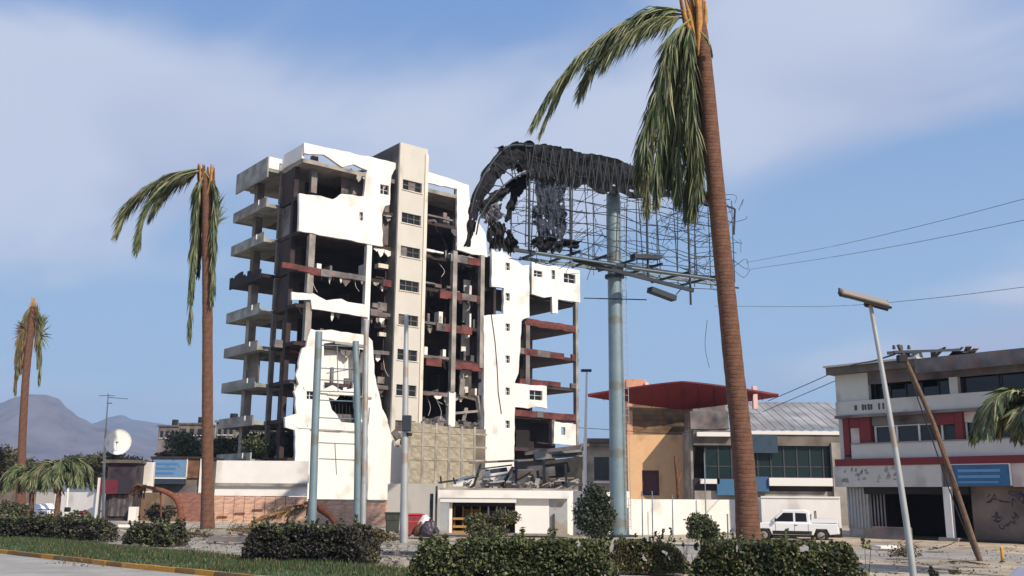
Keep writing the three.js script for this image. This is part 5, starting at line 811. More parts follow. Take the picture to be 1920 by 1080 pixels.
// ================================================================ left background: signs, dish, kiosk
{
  const d = 84, o = P(318, 0, d), F = frame(o, 0), g = thing('blue_sign_shop', 'low grey shop with a faded blue and white sign board on its front', 'shop', [o.x, 0, o.z]);
  const X = (x) => F.hit(x, 890)[0], Y = (y) => F.hit(318, y)[1]; const B = (n, a, b, c, e, z0, z1, m) => part(g, n, box(a, b, c, e, z0, z1), m);
  B('wall', X(284), X(384), 0, Y(860), -5, 0, mat.concDark); const s = B('blue_sign', X(287), X(350), Y(895), Y(860), 0.003, 0.2, M('#6f93b8', { map: T_plaster, s: 2 })); const R = rng(8);
  for (let r = 0; r < 3; r++) { part(s, 'sign_stripe', box(X(291), X(326 + r * 4), lerp(Y(890), Y(864), r / 3) + 0.04, lerp(Y(890), Y(864), r / 3) + 0.22, 0.203, 0.22), M('#4a78a8')); }
  part(s, 'sign_frame', [box(X(286), X(351), Y(898), Y(895.2), 0.003, 0.25), box(X(350) + 0.002, X(352), Y(895), Y(860), 0.003, 0.25)], mat.frameW);
  B('awning', X(287), X(350), Y(908), Y(900), 0.003, 1.0, M('#2c3746')); B('brown_panel', X(352), X(376), Y(896), Y(856), 0.003, 0.15, M('#8b6448', { map: T_conc, s: 2 })); B('white_pier', X(376), X(382), 0, Y(860), 0.003, 0.3, mat.white); B('roof', X(282), X(386), Y(860) + 0.003, Y(856), -5, 0.3, mat.ruin); B('grey_panel', X(300), X(382), 0.2, Y(910), 0.003, 0.1, mat.ruinGrey);
}
{ const d = 80, o = P(268, 0, d), F = frame(o, 0), g = thing('sign_pillar', 'blank white sign pillar left of the blue sign', 'sign', [o.x, 0, o.z]); const Y = (y) => F.hit(268, y)[1]; part(g, 'panel', rbox(-0.58, 0.58, Y(914), Y(867), -0.2, 0.2, 0.04), mat.white); part(g, 'foot', box(-0.5, 0.5, 0, Y(914) - 0.003, -0.18, 0.18), mat.conc); part(g, 'base', box(-0.7, 0.6, Y(925), Y(921), 0.183, 0.4), mat.white); }
{ // round white disc on a mast
  const d = 70, a = P(193, 0, d), g = thing('satellite_dish', 'large round white dish on a mast with thin antenna above the far kiosk', 'dish', [a.x, 0, a.z]); const L = (x, y, dd = 0) => at(x, y, d + dd).sub(g.position);
  part(g, 'mast', tube([V3(0, 0, 0), L(196, 850), L(203, 738)], [0.12, 0.09, 0.035], 8, 4), mat.galv); const c = L(221, 829, -0.3), rad = 0.87, dish = new THREE.LatheGeometry(Array.from({ length: 14 }, (_, i) => new THREE.Vector2(rad * i / 13, 0.08 * (i / 13) ** 2)), 40); dish.rotateX(Math.PI / 2 - 0.05); dish.rotateY(0.3); dish.translate(c.x, c.y, c.z - 0.1);
  const dm = part(g, 'dish', dish, M('#f2f1ec', { map: T_plaster, s: 1.6, both: true })); part(dm, 'rim', new THREE.TorusGeometry(rad, 0.03, 6, 40).rotateX(-0.05).rotateY(0.3).translate(c.x, c.y, c.z - 0.02), mat.frameW); part(dm, 'feed_arm', [bar(V3(c.x, c.y - 0.6, c.z), V3(c.x + 0.12, c.y - 0.05, c.z + 0.5), 0.02, 5), new THREE.SphereGeometry(0.07, 10, 8).translate(c.x + 0.12, c.y - 0.05, c.z + 0.5)], mat.galv);
  part(g, 'bracket', beam(L(197, 835), V3(c.x, c.y, c.z - 0.12), 0.1, 0.1), mat.steelDark); part(g, 'antenna', [bar(L(203, 745), L(240, 748), 0.02, 5), bar(L(186, 742), L(215, 742), 0.02, 5), bar(L(200, 756), L(210, 756), 0.03, 5)], mat.steelDark); part(g, 'control_box', rbox(-0.3, 0.1, 5.6, 6.2, 0.1, 0.3), mat.steelDark);
}
{ // dark kiosk with red front
  const d = 78, o = P(222, 0, d), F = frame(o, 0), R = rng(66), g = thing('kiosk', 'dark purple grey kiosk with maroon band and hanging plastic strips', 'kiosk', [o.x, 0, o.z]); const X = (x) => F.hit(x, 930)[0], Y = (y) => F.hit(222, y)[1]; const B = (n, a, b, c, e, z0, z1, m) => part(g, n, box(a, b, c, e, z0, z1), m);
  const dk = M('#4a434c', { map: T_ruin, s: 3 }); B('wall', X(196), X(250), 0, Y(868), -2.5, -0.2, dk); B('maroon_band', X(182), X(222), Y(926), Y(900), -0.198, 0.3, M('#6b2436', { map: T_plaster, s: 2 })); B('dark_band', X(222) + 0.003, X(244), Y(926), Y(898), -0.198, 0.28, M('#2d2631')); for (let i = 0; i < 8; i++) { const x = lerp(X(204), X(248), i / 8); B('strip', x, x + 0.24, Y(968), Y(928), -0.19 + R() * 0.1, -0.1 + R() * 0.1, i % 2 ? mat.ruinGrey : M('#5a555d', { map: T_conc, s: 2 })); } B('roof', X(192), X(254), Y(868) + 0.003, Y(862), -2.7, 0.1, mat.concDark); B('white_post', X(185), X(189), 0, Y(896), 0.32, 0.44, mat.frameW); B('base_block', X(248), X(262), 0.1, Y(950), -0.1, 0.5, mat.white);
}
{ const a = P(98, 0, 82), b = P(182, 0, 80); wallRun('fence_wall', 'low white wall behind the young palms at far left', a, b, 2.3, 0.25, mat.white, { step: 3 }); const c = P(-60, 0, 108), e = P(60, 0, 104); wallRun('rendered_wall', 'dusty pinkish brown wall at the far left edge', c, e, 4.4, 0.3, M('#a08d83', { map: T_conc, s: 5 }), { step: 4 }); const p = P(122, 0, 79), g = thing('marker_post', 'slim white post beside the young palms', 'post', [p.x, 0, p.z]); part(g, 'shaft', tube([V3(0, 0, 0), V3(0, 2, 0), V3(-0.15, 4.2, 0)], [0.13, 0.1, 0.09], 8, 3), mat.frameW); part(g, 'cap', rbox(-0.32, 0.0, 4.15, 4.4, -0.12, 0.12, 0.03), mat.frameW); }
// distant houses on the rise beyond the trees
for (const [x0, x1, yt, yb, d, m, label] of [[296, 330, 800, 842, 190, 'ruinGrey', 'distant grey brown house left of the middle palm'], [334, 384, 796, 836, 180, 'concDark', 'distant grey house just left of the middle palm trunk'], [404, 440, 792, 838, 150, 'concDark', 'grey roofed annex just right of the middle palm trunk'], [442, 500, 806, 850, 140, 'conc', 'low grey annex under the tower balconies'], [505, 556, 815, 868, 100, 'ruinGrey', 'grey concrete block house against the tower corner']]) {
  const o = P((x0 + x1) / 2, 0, d), F = frame(o, 0), g = thing('background_house', label, 'house', [o.x, 0, o.z]); const X = (x) => F.hit(x, 820)[0], Y = (y) => F.hit((x0 + x1) / 2, y)[1], R = rng(x0);
  part(g, 'wall', box(X(x0), X(x1), 0, Y(yt), -6, 0), mat[m]); part(g, 'roof', box(X(x0) - 0.2, X(x1) + 0.2, Y(yt) + 0.003, Y(yt) + 0.3, -6.2, 0.3), mat.concDark);
  for (let i = 0; i < 3; i++) { const x = lerp(X(x0), X(x1), 0.12 + i * 0.3), w = part(g, 'window', box(x, x + (X(x1) - X(x0)) * 0.16, Y(lerp(yt, yb, 0.5)), Y(lerp(yt, yb, 0.2)), 0.003, 0.05), mat.glass); part(w, 'window_sill', box(x - 0.1, x + (X(x1) - X(x0)) * 0.18, Y(lerp(yt, yb, 0.5)) - 0.12, Y(lerp(yt, yb, 0.5)) - 0.002, 0.003, 0.2), mat.frameW); }
  if (R() < 0.7) part(g, 'roof_tank', new THREE.CylinderGeometry(0.6, 0.65, 1.2, 12).translate(X(lerp(x0, x1, 0.7)), Y(yt) + 0.9, -2), mat.black);
}
// ================================================================ vehicles
function wheelAt(g, x, z, r, s) { const w = part(g, 'wheel', new THREE.TorusGeometry(r * 0.74, r * 0.27, 10, 22).translate(x, r, z), mat.rubber); part(w, 'rim', [new THREE.CylinderGeometry(r * 0.6, r * 0.6, 0.14, 16).rotateX(Math.PI / 2).translate(x, r, z), new THREE.CylinderGeometry(r * 0.16, r * 0.2, 0.2, 10).rotateX(Math.PI / 2).translate(x, r, z + s * 0.03)], mat.galv); }
function body(profile, w, bev = 0.05) { const s = new THREE.Shape(profile.map((p) => new THREE.Vector2(p[0], p[1]))); const g = new THREE.ExtrudeGeometry(s, { depth: w - 2 * bev, bevelEnabled: true, bevelThickness: bev, bevelSize: bev, bevelSegments: 3 }); g.translate(0, 0, -(w - 2 * bev) / 2); return g; }
{ // pickup, nose to the left
  const p = P(1488, 0, 54.3), g = thing('pickup_truck', 'white crew cab pickup truck parked by the white wall', 'pickup truck', [p.x, 0, p.z], Math.PI - 0.35); g.scale.setScalar(0.93);
  part(g, 'body', body([[-2.55, 0.5], [-2.5, 0.98], [0.3, 1.0], [0.35, 1.0], [1.3, 1.02], [2.3, 0.93], [2.5, 0.8], [2.55, 0.45], [2.05, 0.42], [1.9, 0.75], [1.25, 0.75], [1.1, 0.42], [-1.15, 0.42], [-1.3, 0.76], [-1.95, 0.76], [-2.1, 0.45]], 1.78), mat.paint);
  const cab = part(g, 'cab', body([[-1.0, 1.03], [-0.95, 1.64], [-0.7, 1.74], [0.45, 1.73], [1.2, 1.03]], 1.6, 0.06), mat.paint);
  for (const s of [-1, 1]) { for (const wn of [[[-0.86, 1.12], [-0.83, 1.6], [-0.22, 1.62], [-0.22, 1.12]], [[-0.1, 1.12], [-0.1, 1.62], [0.44, 1.62], [0.98, 1.12]]]) part(cab, 'side_window', extr(wn, [], 0.016, 0.03).translate(0, 0, s * 0.806 - 0.002 + (s < 0 ? 0.016 : 0)), mat.glass); part(g, 'door_handle', box(-0.32, -0.18, 0.9, 0.94, s * 0.89 - 0.015, s * 0.89 + 0.02), mat.black); part(g, 'door_seam', [box(-0.17, -0.155, 0.5, 1.0, s * 0.89 - 0.01, s * 0.89 + 0.004), box(-0.93, -0.915, 0.5, 1.0, s * 0.89 - 0.01, s * 0.89 + 0.004), box(0.9, 0.915, 0.5, 1.0, s * 0.89 - 0.01, s * 0.89 + 0.004)], mat.black); part(g, 'sill_shade', box(-1.1, 1.08, 0.4, 0.6, s * 0.885 - 0.02, s * 0.885 + 0.02), mat.black); part(g, 'tail_light', box(-2.56, -2.5, 0.7, 1.0, s * 0.78 - 0.08, s * 0.78 + 0.08), mat.redPaint); part(g, 'headlight', rbox(2.4, 2.57, 0.68, 0.86, s * 0.72 - 0.15, s * 0.72 + 0.15, 0.03), mat.galv); part(g, 'mirror', rbox(0.82, 0.94, 1.1, 1.3, s * 0.98 - 0.1, s * 0.98 + 0.1, 0.03), mat.black); for (const x of [1.57, -1.62]) wheelAt(g, x, s * 0.82, 0.36, s); }  // black sill strips paint the shade on the lower body
  part(cab, 'windscreen', beam(V3(0.56, 1.68, 0), V3(1.2, 1.1, 0), 1.42, 0.03), mat.glass); part(cab, 'rear_window', box(-1.07, -1.05, 1.2, 1.55, -0.6, 0.6), mat.glass);
  part(g, 'bumper', rbox(2.5, 2.66, 0.38, 0.6, -0.86, 0.86, 0.04), mat.galv); part(g, 'grille', rbox(2.5, 2.6, 0.66, 0.84, -0.5, 0.5, 0.02), mat.black); part(g, 'bed_liner', box(-2.42, -1.12, 1.052, 1.07, -0.72, 0.72), mat.black); part(g, 'bed_rail', [box(-2.5, -1.12, 1.07, 1.3, 0.72, 0.8), box(-2.5, -1.12, 1.07, 1.3, -0.8, -0.72), box(-2.54, -2.46, 1.07, 1.3, -0.71, 0.71)], mat.paint); part(g, 'underbody', box(-2.3, 2.2, 0.3, 0.5, -0.7, 0.7), mat.black);
  part(g, 'bed_rack', [bar(V3(-1.3, 1.3, 0.7), V3(-1.3, 1.7, 0.7), 0.03, 6), bar(V3(-1.3, 1.3, -0.7), V3(-1.3, 1.7, -0.7), 0.03, 6), bar(V3(-1.3, 1.7, -0.7), V3(-1.3, 1.7, 0.7), 0.03, 6)], mat.steelDark);
}
function sedan(name, label, p, turn) {
  const g = thing(name, label, 'car', [p.x, 0, p.z], turn);
  part(g, 'body', body([[-2.15, 0.45], [-2.12, 0.9], [-1.4, 0.98], [0.9, 0.96], [1.9, 0.82], [2.15, 0.62], [2.15, 0.4], [1.75, 0.36], [1.6, 0.66], [1.0, 0.66], [0.85, 0.33], [-0.9, 0.33], [-1.05, 0.68], [-1.65, 0.68], [-1.8, 0.38]], 1.68), mat.paint); const c = part(g, 'cab', body([[-1.5, 1.0], [-0.95, 1.4], [0.2, 1.42], [0.95, 0.98]], 1.42, 0.06), mat.paint);
  for (const s of [-1, 1]) { part(c, 'side_window', extr([[-1.15, 1.04], [-0.82, 1.34], [0.15, 1.36], [0.72, 1.02]], [], 0.015, 0.03).translate(0, 0, s * 0.715 + (s < 0 ? 0.015 : 0)), mat.glass); part(g, 'headlight', rbox(1.98, 2.17, 0.62, 0.76, s * 0.62 - 0.15, s * 0.62 + 0.15, 0.03), mat.galv); part(g, 'tail_light', rbox(-2.19, -2.05, 0.7, 0.86, s * 0.62 - 0.14, s * 0.62 + 0.14, 0.03), mat.redPaint); for (const x of [1.3, -1.35]) wheelAt(g, x, s * 0.78, 0.31, s); }
  part(c, 'windscreen', beam(V3(0.26, 1.4, 0), V3(0.98, 0.99, 0), 1.25, 0.03), mat.glass); part(c, 'rear_window', beam(V3(-0.98, 1.39, 0), V3(-1.52, 1.01, 0), 1.25, 0.03), mat.glass); return g;
}
sedan('parked_car', 'white car half hidden behind the low hedge at far left', P(66, 0, 74), Math.PI / 2 + 0.9);
{ // motorcycle
  const p = P(146, 0, 71), g = thing('motorcycle', 'red and black motorcycle parked before the white wall at far left', 'motorcycle', [p.x, 0, p.z], 0.25); const red = M('#8f2234', { r: 0.4 });
  for (const x of [-0.65, 0.68]) { const w = part(g, 'wheel', new THREE.TorusGeometry(0.27, 0.055, 8, 24).translate(x, 0.32, 0), mat.rubber); part(w, 'rim', [new THREE.TorusGeometry(0.2, 0.02, 6, 20).translate(x, 0.32, 0), new THREE.CylinderGeometry(0.06, 0.06, 0.1, 10).rotateX(Math.PI / 2).translate(x, 0.32, 0)], mat.galv); }
  part(g, 'frame', [bar(V3(-0.65, 0.32, 0.06), V3(-0.1, 0.45, 0.06), 0.03, 6), bar(V3(0.68, 0.32, 0.05), V3(0.45, 1.0, 0.05), 0.03, 6), bar(V3(0.68, 0.32, -0.05), V3(0.45, 1.0, -0.05), 0.03, 6), bar(V3(0.4, 0.85, 0), V3(-0.1, 0.4, 0), 0.04, 6)], mat.steelDark); part(g, 'fuel_tank', new THREE.SphereGeometry(0.2, 14, 10).scale(1.4, 0.75, 0.8).translate(0.15, 0.86, 0), red); part(g, 'seat', rbox(-0.65, -0.08, 0.78, 0.9, -0.13, 0.13, 0.05), mat.black); part(g, 'fairing', rbox(0.28, 0.52, 0.72, 1.05, -0.15, 0.15, 0.06), red); part(g, 'engine', rbox(-0.15, 0.25, 0.35, 0.65, -0.14, 0.14, 0.05), mat.steelDark); part(g, 'handlebar', bar(V3(0.36, 1.06, -0.36), V3(0.36, 1.06, 0.36), 0.02, 6), mat.black); part(g, 'headlight', new THREE.SphereGeometry(0.1, 10, 8).translate(0.55, 0.95, 0), mat.galv); part(g, 'rear_mudguard', rbox(-0.95, -0.5, 0.62, 0.76, -0.1, 0.1, 0.05), red); part(g, 'top_box', rbox(-0.98, -0.6, 0.93, 1.25, -0.2, 0.2, 0.05), mat.black);
}
// ================================================================ bins, bags, bollard, posts
function bin(name, label, px, d, c, lidC, s = 1) { const p = P(px, 0, d), g = thing(name, label, 'bin', [p.x, 0.1, p.z], 0.2); const b = new THREE.BoxGeometry(0.9 * s, 1.1 * s, 0.8 * s, 1, 3, 1), q = b.attributes.position; for (let i = 0; i < q.count; i++) { const k = 0.86 + 0.14 * (q.getY(i) / (1.1 * s) + 0.5); q.setX(i, q.getX(i) * k); q.setZ(i, q.getZ(i) * k); } b.computeVertexNormals(); b.translate(0, 0.68 * s, 0); part(g, 'body', b, c); part(g, 'lid', rbox(-0.5 * s, 0.5 * s, 1.24 * s, 1.34 * s, -0.46 * s, 0.46 * s, 0.03), lidC); part(g, 'rim', rbox(-0.4 * s, 0.3 * s, 0.82 * s, 0.9 * s, 0.36 * s, 0.4 * s, 0.01), lidC); for (const x of [-0.3, 0.3]) part(g, 'wheel', new THREE.CylinderGeometry(0.1, 0.1, 0.08, 12).rotateX(Math.PI / 2).translate(x * s, 0.1, 0.3 * s), mat.rubber); return g; }
bin('litter_bin', 'red lidded bin beside the slim pale utility pole', 775, 54, M('#8e3a34', { map: T_plaster, s: 1.5 }), M('#b0344c', { r: 0.5 }), 0.92);
bin('litter_bin', 'dark green grey bin left of the slim pale utility pole', 735, 58, M('#3b413b', { map: T_plaster, s: 1.5 }), M('#2c302c'), 0.9);
function bag(label, px, d, s, c, seed) { const p = P(px, 0, d), g = new THREE.IcosahedronGeometry(s, 4), q = g.attributes.position; for (let i = 0; i < q.count; i++) { const x = q.getX(i), y = q.getY(i), z = q.getZ(i); const k = 0.8 + 0.4 * fbm(x * 4 / s + seed, y * 3 / s + z * 2 / s, 3, 0, seed); q.setXYZ(i, x * k, Math.max(-0.7 * s, y * k) + (y > 0.7 * s ? 0.25 * s : 0), z * k); } g.computeVertexNormals(); const o = thing('refuse_bag', label, 'bag', [p.x, 0.12, p.z]); part(o, 'sack', g.translate(0, 0.7 * s, 0), c); part(o, 'knot', new THREE.ConeGeometry(s * 0.22, s * 0.4, 8).rotateX(Math.PI).translate(0, 1.95 * s, 0), c); return o; }
bag('dark purple refuse bag leaning by the booth pillar', 806, 53, 0.45, M('#3d3442', { r: 0.5 }), 2); bag('pale lumpy refuse bag beside the dark purple one', 796, 54, 0.55, M('#d6cdd2', { r: 0.6 }), 3); bag('brown refuse bag next to the red bin', 788, 53.5, 0.36, M('#5a3d2c', { r: 0.7 }), 4);
{ const a = gnd(1880, 1054), g = thing('bollard', 'yellow bollard at the lower right near the leaning wooden pole', 'bollard', [a.x, 0, a.z]); part(g, 'post', tube([V3(0, 0, 0), V3(0, 0.3, 0), V3(0, 0.52, 0)], [0.06, 0.055, 0.055], 12, 2), M('#c99a2c', { map: T_metal, s: 0.8 })); part(g, 'cap', new THREE.SphereGeometry(0.057, 12, 6, 0, 6.3, 0, 1.6).translate(0, 0.52, 0), M('#d0a23a')); part(g, 'base', new THREE.CylinderGeometry(0.09, 0.1, 0.05, 12).translate(0, 0.02, 0), mat.steelDark); }
{ const p = P(1273, 0, 63), g = thing('broken_post', 'rusty broken post standing before the orange building', 'post', [p.x, 0, p.z]); part(g, 'shaft', tube([V3(0, 0, 0), V3(0.05, 2.2, 0), V3(-0.12, 4.9, 0)], [0.14, 0.13, 0.08], 8, 4, 0.2), M('#6d4330', { map: T_bark, s: 1 })); part(g, 'splinter', bar(V3(0.05, 3.2, 0), V3(0.3, 3.9, 0.1), 0.07, 6, 0.02), M('#8a5a35')); }
for (const [x, y0, label] of [[1205, 925, 'leftmost thin grey post along the long white wall'], [1224, 922, 'second thin grey post from the left along the long white wall'], [1262, 930, 'thin grey post just left of the rusty broken post'], [1325, 850, 'tall thin grey post near the bush by the large palm'], [1366, 965, 'short thin stake close to the large palm trunk']]) { const d = x === 1366 ? 40 : 58, p = P(x, 0, d), h = at(x, y0, d).y, g = thing('thin_post', label, 'post', [p.x, 0, p.z]); part(g, 'shaft', tube([V3(0, 0, 0), V3(0.01, h / 2, 0), V3(0.02, h, 0)], [0.04, 0.035, 0.03], 7, 2), mat.steel); part(g, 'cap', new THREE.SphereGeometry(0.04, 8, 6).translate(0.02, h, 0), mat.steel); }
// snapped, arching dead trunks
{ const d = 64, a = P(338, 0, d), g = thing('fallen_palm', 'snapped brown palm trunk arching to the left near the tan wall', 'fallen palm', [a.x, 0, a.z]); const L = (x, y, z = 0) => at(x, y, d + z).sub(g.position); part(g, 'trunk', tube([L(339, 992), L(338, 955), L(330, 935), L(310, 922), L(280, 914), L(256, 908)], [0.24, 0.22, 0.2, 0.16, 0.1, 0.05], 10, 6, 0.1, 9), M('#7a4a36', { map: T_bark, s: 1 }), null, true); part(g, 'prop', bar(L(301, 918, 0.1), L(302, 975, 0.1), 0.06, 6), fibreDark); for (let i = 0; i < 5; i++) frond(g, [L(258 + i * 4, 909), L(250 + i * 5, 912, 0.2), L(246 + i * 6, 922 + i * 2, 0.3)], { seed: 700 + i, n: 20, len: 0.5, w: 0.03, colors: FG.rust, down: 0.9 }); }
{ const d = 46, a = P(640, 0, d), g = thing('fallen_palm', 'broken dark brown trunk leaning with a dry frond above the dark hedge', 'fallen palm', [a.x, 0, a.z]); const L = (x, y, z = 0) => at(x, y, d + z).sub(g.position); part(g, 'trunk', tube([L(645, 1012), L(622, 972), L(604, 955), L(588, 944), L(570, 943)], [0.1, 0.13, 0.2, 0.16, 0.04], 10, 5, 0.2, 9), M('#5a3226', { map: T_bark, s: 1 }), null, true); part(g, 'stub', bar(L(604, 952), L(612, 940), 0.09, 6, 0.03), fibreDark); frond(g, [L(590, 944), L(540, 958, 0.3), L(490, 968, 0.5), L(470, 980, 0.5)], { seed: 720, n: 110, len: 0.5, w: 0.03, colors: [[0.26, 0.16, 0.06], [0.2, 0.12, 0.05], [0.3, 0.2, 0.1]], down: 0.5, rc: '#a8763a' }); frond(g, [L(588, 944), L(550, 948), L(500, 952, -0.3)], { seed: 721, n: 60, len: 0.3, w: 0.03, colors: FG.dead, down: 0.6, rc: '#8a5a30' }); }
// ================================================================ hedges, shrubs, trees
const LC = { olive: [[0.034, 0.052, 0.016], [0.055, 0.08, 0.022], [0.085, 0.108, 0.03], [0.12, 0.13, 0.045], [0.024, 0.032, 0.014], [0.055, 0.045, 0.025]], dark: [[0.018, 0.018, 0.014], [0.026, 0.022, 0.018], [0.035, 0.03, 0.022], [0.045, 0.05, 0.025], [0.03, 0.02, 0.02]], green: [[0.045, 0.065, 0.018], [0.075, 0.095, 0.025], [0.12, 0.13, 0.04], [0.03, 0.038, 0.014]], shrub: [[0.018, 0.028, 0.014], [0.028, 0.04, 0.018], [0.04, 0.052, 0.024]], dry: [[0.1, 0.07, 0.035], [0.14, 0.1, 0.05], [0.07, 0.06, 0.025], [0.05, 0.06, 0.02]] };
const stemM = M('#4a3a2c', { map: T_bark, s: 1 });
function hedge(label, a, b, w, h, n, size, cols, seed, topCols) {
  const dx = b.x - a.x, dz = b.z - a.z, l = Math.hypot(dx, dz), g = thing('hedge', label, 'hedge', [a.x, 0.08, a.z], Math.atan2(-dz, dx));
  const nz = (x, y, z) => fbm(x * 1.3 + seed, y * 1.6 + z * 1.1, 3, 0, seed);
  const samp = (top) => (R, v) => { for (let k = 0; k < 20; k++) { let x = R() * l, y = R() * h, z = (R() - 0.5) * w; const e = 0.6 + 0.8 * nz(x, 0, z), hh = h * e, ww = w * 0.5 * (0.72 + 0.5 * nz(x, y, 3)); const ex = Math.min(x, l - x); const endR = ex < 0.5 ? Math.sqrt(Math.max(0.02, ex / 0.5)) : 1; if (y > hh * endR || Math.abs(z) > ww * (0.75 + 0.25 * Math.min(1, y / (0.4 * h)))) continue; const depth = Math.min(hh - y, ww - Math.abs(z)); if (fbm(x * 2.6 + seed, y * 2.6, 2, 0, seed + 5) < 0.25) continue; if (top ? (hh - y > 0.14) : (depth > 0.28 && R() < 0.75)) continue; v.set(x, y, z); return; } v.set(R() * l, R() * h * 0.6, (R() - 0.5) * w * 0.6); };
  part(g, 'foliage', leaves(n, size, samp(false), cols, seed), mat.leaf, null, true); if (topCols) part(g, 'lit_top', leaves(Math.round(n * 0.22), size, samp(true), topCols, seed + 1), mat.leaf, null, true);  // lighter top leaves put the light on the hedge top into the colour
  const spr = []; { const R3 = rng(seed + 9); for (let i = 0; i < l * 7; i++) spr.push([R3() * l, h * (0.8 + 0.15 * R3()), (R3() - 0.5) * w * 0.8, (R3() - 0.5) * 0.3, 0.15 + 0.3 * R3()]); }
  part(g, 'sprig', leaves(Math.round(l * 130), size * 0.95, (R, v) => { const q = spr[Math.floor(R() * spr.length)], t = R(); v.set(q[0] + q[3] * t + (R() - 0.5) * 0.07, q[1] + q[4] * t, q[2] + (R() - 0.5) * 0.07); }, topCols || cols, seed + 2, 2.0), mat.leaf, null, true).userData.kind = 'stuff';
  const R = rng(seed), st = []; for (let i = 0; i < l * 5; i++) { const x = R() * l, z = (R() - 0.5) * w * 0.6; st.push(bar(V3(x, 0, z), V3(x + (R() - 0.5) * 0.4, h * (0.5 + 0.45 * R()), z + (R() - 0.5) * 0.4), 0.015, 4, 0.006)); } part(g, 'stem', st, stemM).userData.kind = 'stuff';
  const tw = []; for (let i = 0; i < l * 3; i++) { const x = R() * l, z = (R() - 0.5) * w * 0.7; tw.push(bar(V3(x, h * 0.6, z), V3(x + (R() - 0.5) * 0.3, h * (0.95 + 0.2 * R()), z + (R() - 0.5) * 0.2), 0.008, 3, 0.003)); } part(g, 'twig', tw, stemM).userData.kind = 'stuff';
  return g;
}
function shrub(name, label, p, rx, h, n, size, cols, seed, cat = 'shrub') {
  const g = thing(name, label, cat, [p.x, 0.06, p.z]), R0 = rng(seed), lob = []; for (let i = 0; i < 9; i++) { const a = R0() * 6.28, r = Math.sqrt(R0()) * 0.65 * rx; lob.push([Math.cos(a) * r, h * (0.3 + 0.5 * R0()), Math.sin(a) * r, rx * (0.3 + 0.22 * R0()), h * (0.18 + 0.14 * R0())]); }
  part(g, 'foliage', leaves(n, size, (R, v) => { const q = lob[Math.floor(R() * lob.length)]; const a = R() * 6.28, c = R() * 2 - 1, s = Math.sqrt(1 - c * c), k = Math.pow(R(), 0.45) * (0.8 + 0.4 * R()); v.set(q[0] + Math.cos(a) * s * q[3] * k, Math.max(0.02, q[1] + c * q[4] * k), q[2] + Math.sin(a) * s * q[3] * k); }, cols, seed + 1), mat.leaf, null, true);
  const st = lob.map((q) => bar(V3(0, 0, 0), V3(q[0], q[1], q[2]), 0.02 * h, 5, 0.008 * h)); part(g, 'stem', st, stemM).userData.kind = 'stuff'; return g;
}
hedge('long olive green clipped hedge in front centre below the white booth', P(772, 0, 25.2), P(1160, 0, 24.2), 1.5, 1.22, 26000, 0.06, LC.olive, 901, LC.green);
hedge('low loose yellow green hedge between the long hedge and the palm foot', P(1140, 0, 31), P(1290, 0, 30.5), 1.1, 0.95, 11000, 0.06, LC.dry.concat(LC.green), 902, LC.green);
hedge('broad green brown hedge at the foot of the large palm', P(1290, 0, 23.6), P(1634, 0, 22.6), 1.6, 1.28, 26000, 0.058, LC.olive.concat(LC.dry.slice(2)), 903, LC.green);
hedge('dark withered block hedge on the verge left of centre', P(466, 0.1, 34.2), P(700, 0.1, 33), 1.6, 1.25, 20000, 0.07, LC.dark, 904, LC.olive);
hedge('long dark low hedge at far left along the verge', P(-60, 0.1, 50), P(206, 0.1, 47.5), 1.6, 1.05, 20000, 0.09, LC.dark.concat(LC.green.slice(0, 1)), 905, LC.olive);
hedge('short green hedge between the far left hedge and the middle palm', P(244, 0.1, 45), P(338, 0.1, 44), 1.4, 0.9, 9000, 0.08, LC.green.concat(LC.dark), 906);
shrub('shrub', 'dark dense rounded shrub in front of the billboard pole', P(1118, 0, 44), 1.45, 2.6, 15000, 0.085, LC.shrub, 911); shrub('shrub', 'low bushy shrub in front of the booth opening', P(925, 0, 50), 1.5, 1.5, 8000, 0.08, LC.olive.concat(LC.dry), 912); shrub('shrub', 'small green bush before the long white wall', P(1318, 0, 48), 0.95, 1.5, 6000, 0.08, LC.shrub.concat(LC.green), 913); shrub('shrub', 'small dry bush at the foot of the arching dead trunk', P(298, 0, 66), 1.1, 1.6, 3500, 0.12, LC.dry.concat(LC.dark), 914); shrub('shrub', 'tiny dark plant on the lower right pavement', gnd(1752, 1090), 0.16, 0.36, 700, 0.035, LC.shrub, 915); shrub('shrub', 'small tuft at the lower right behind the lamp foot', gnd(1790, 1082), 0.22, 0.16, 500, 0.03, LC.olive, 916); shrub('shrub', 'yellowing low bush right of the dark hedge', P(712, 0, 44), 0.8, 0.8, 3000, 0.07, LC.dry, 917);
shrub('shrub', 'dense dark bush under the far left palm', P(18, 0, 64), 1.7, 1.8, 6000, 0.12, LC.shrub.concat(LC.dry), 918);
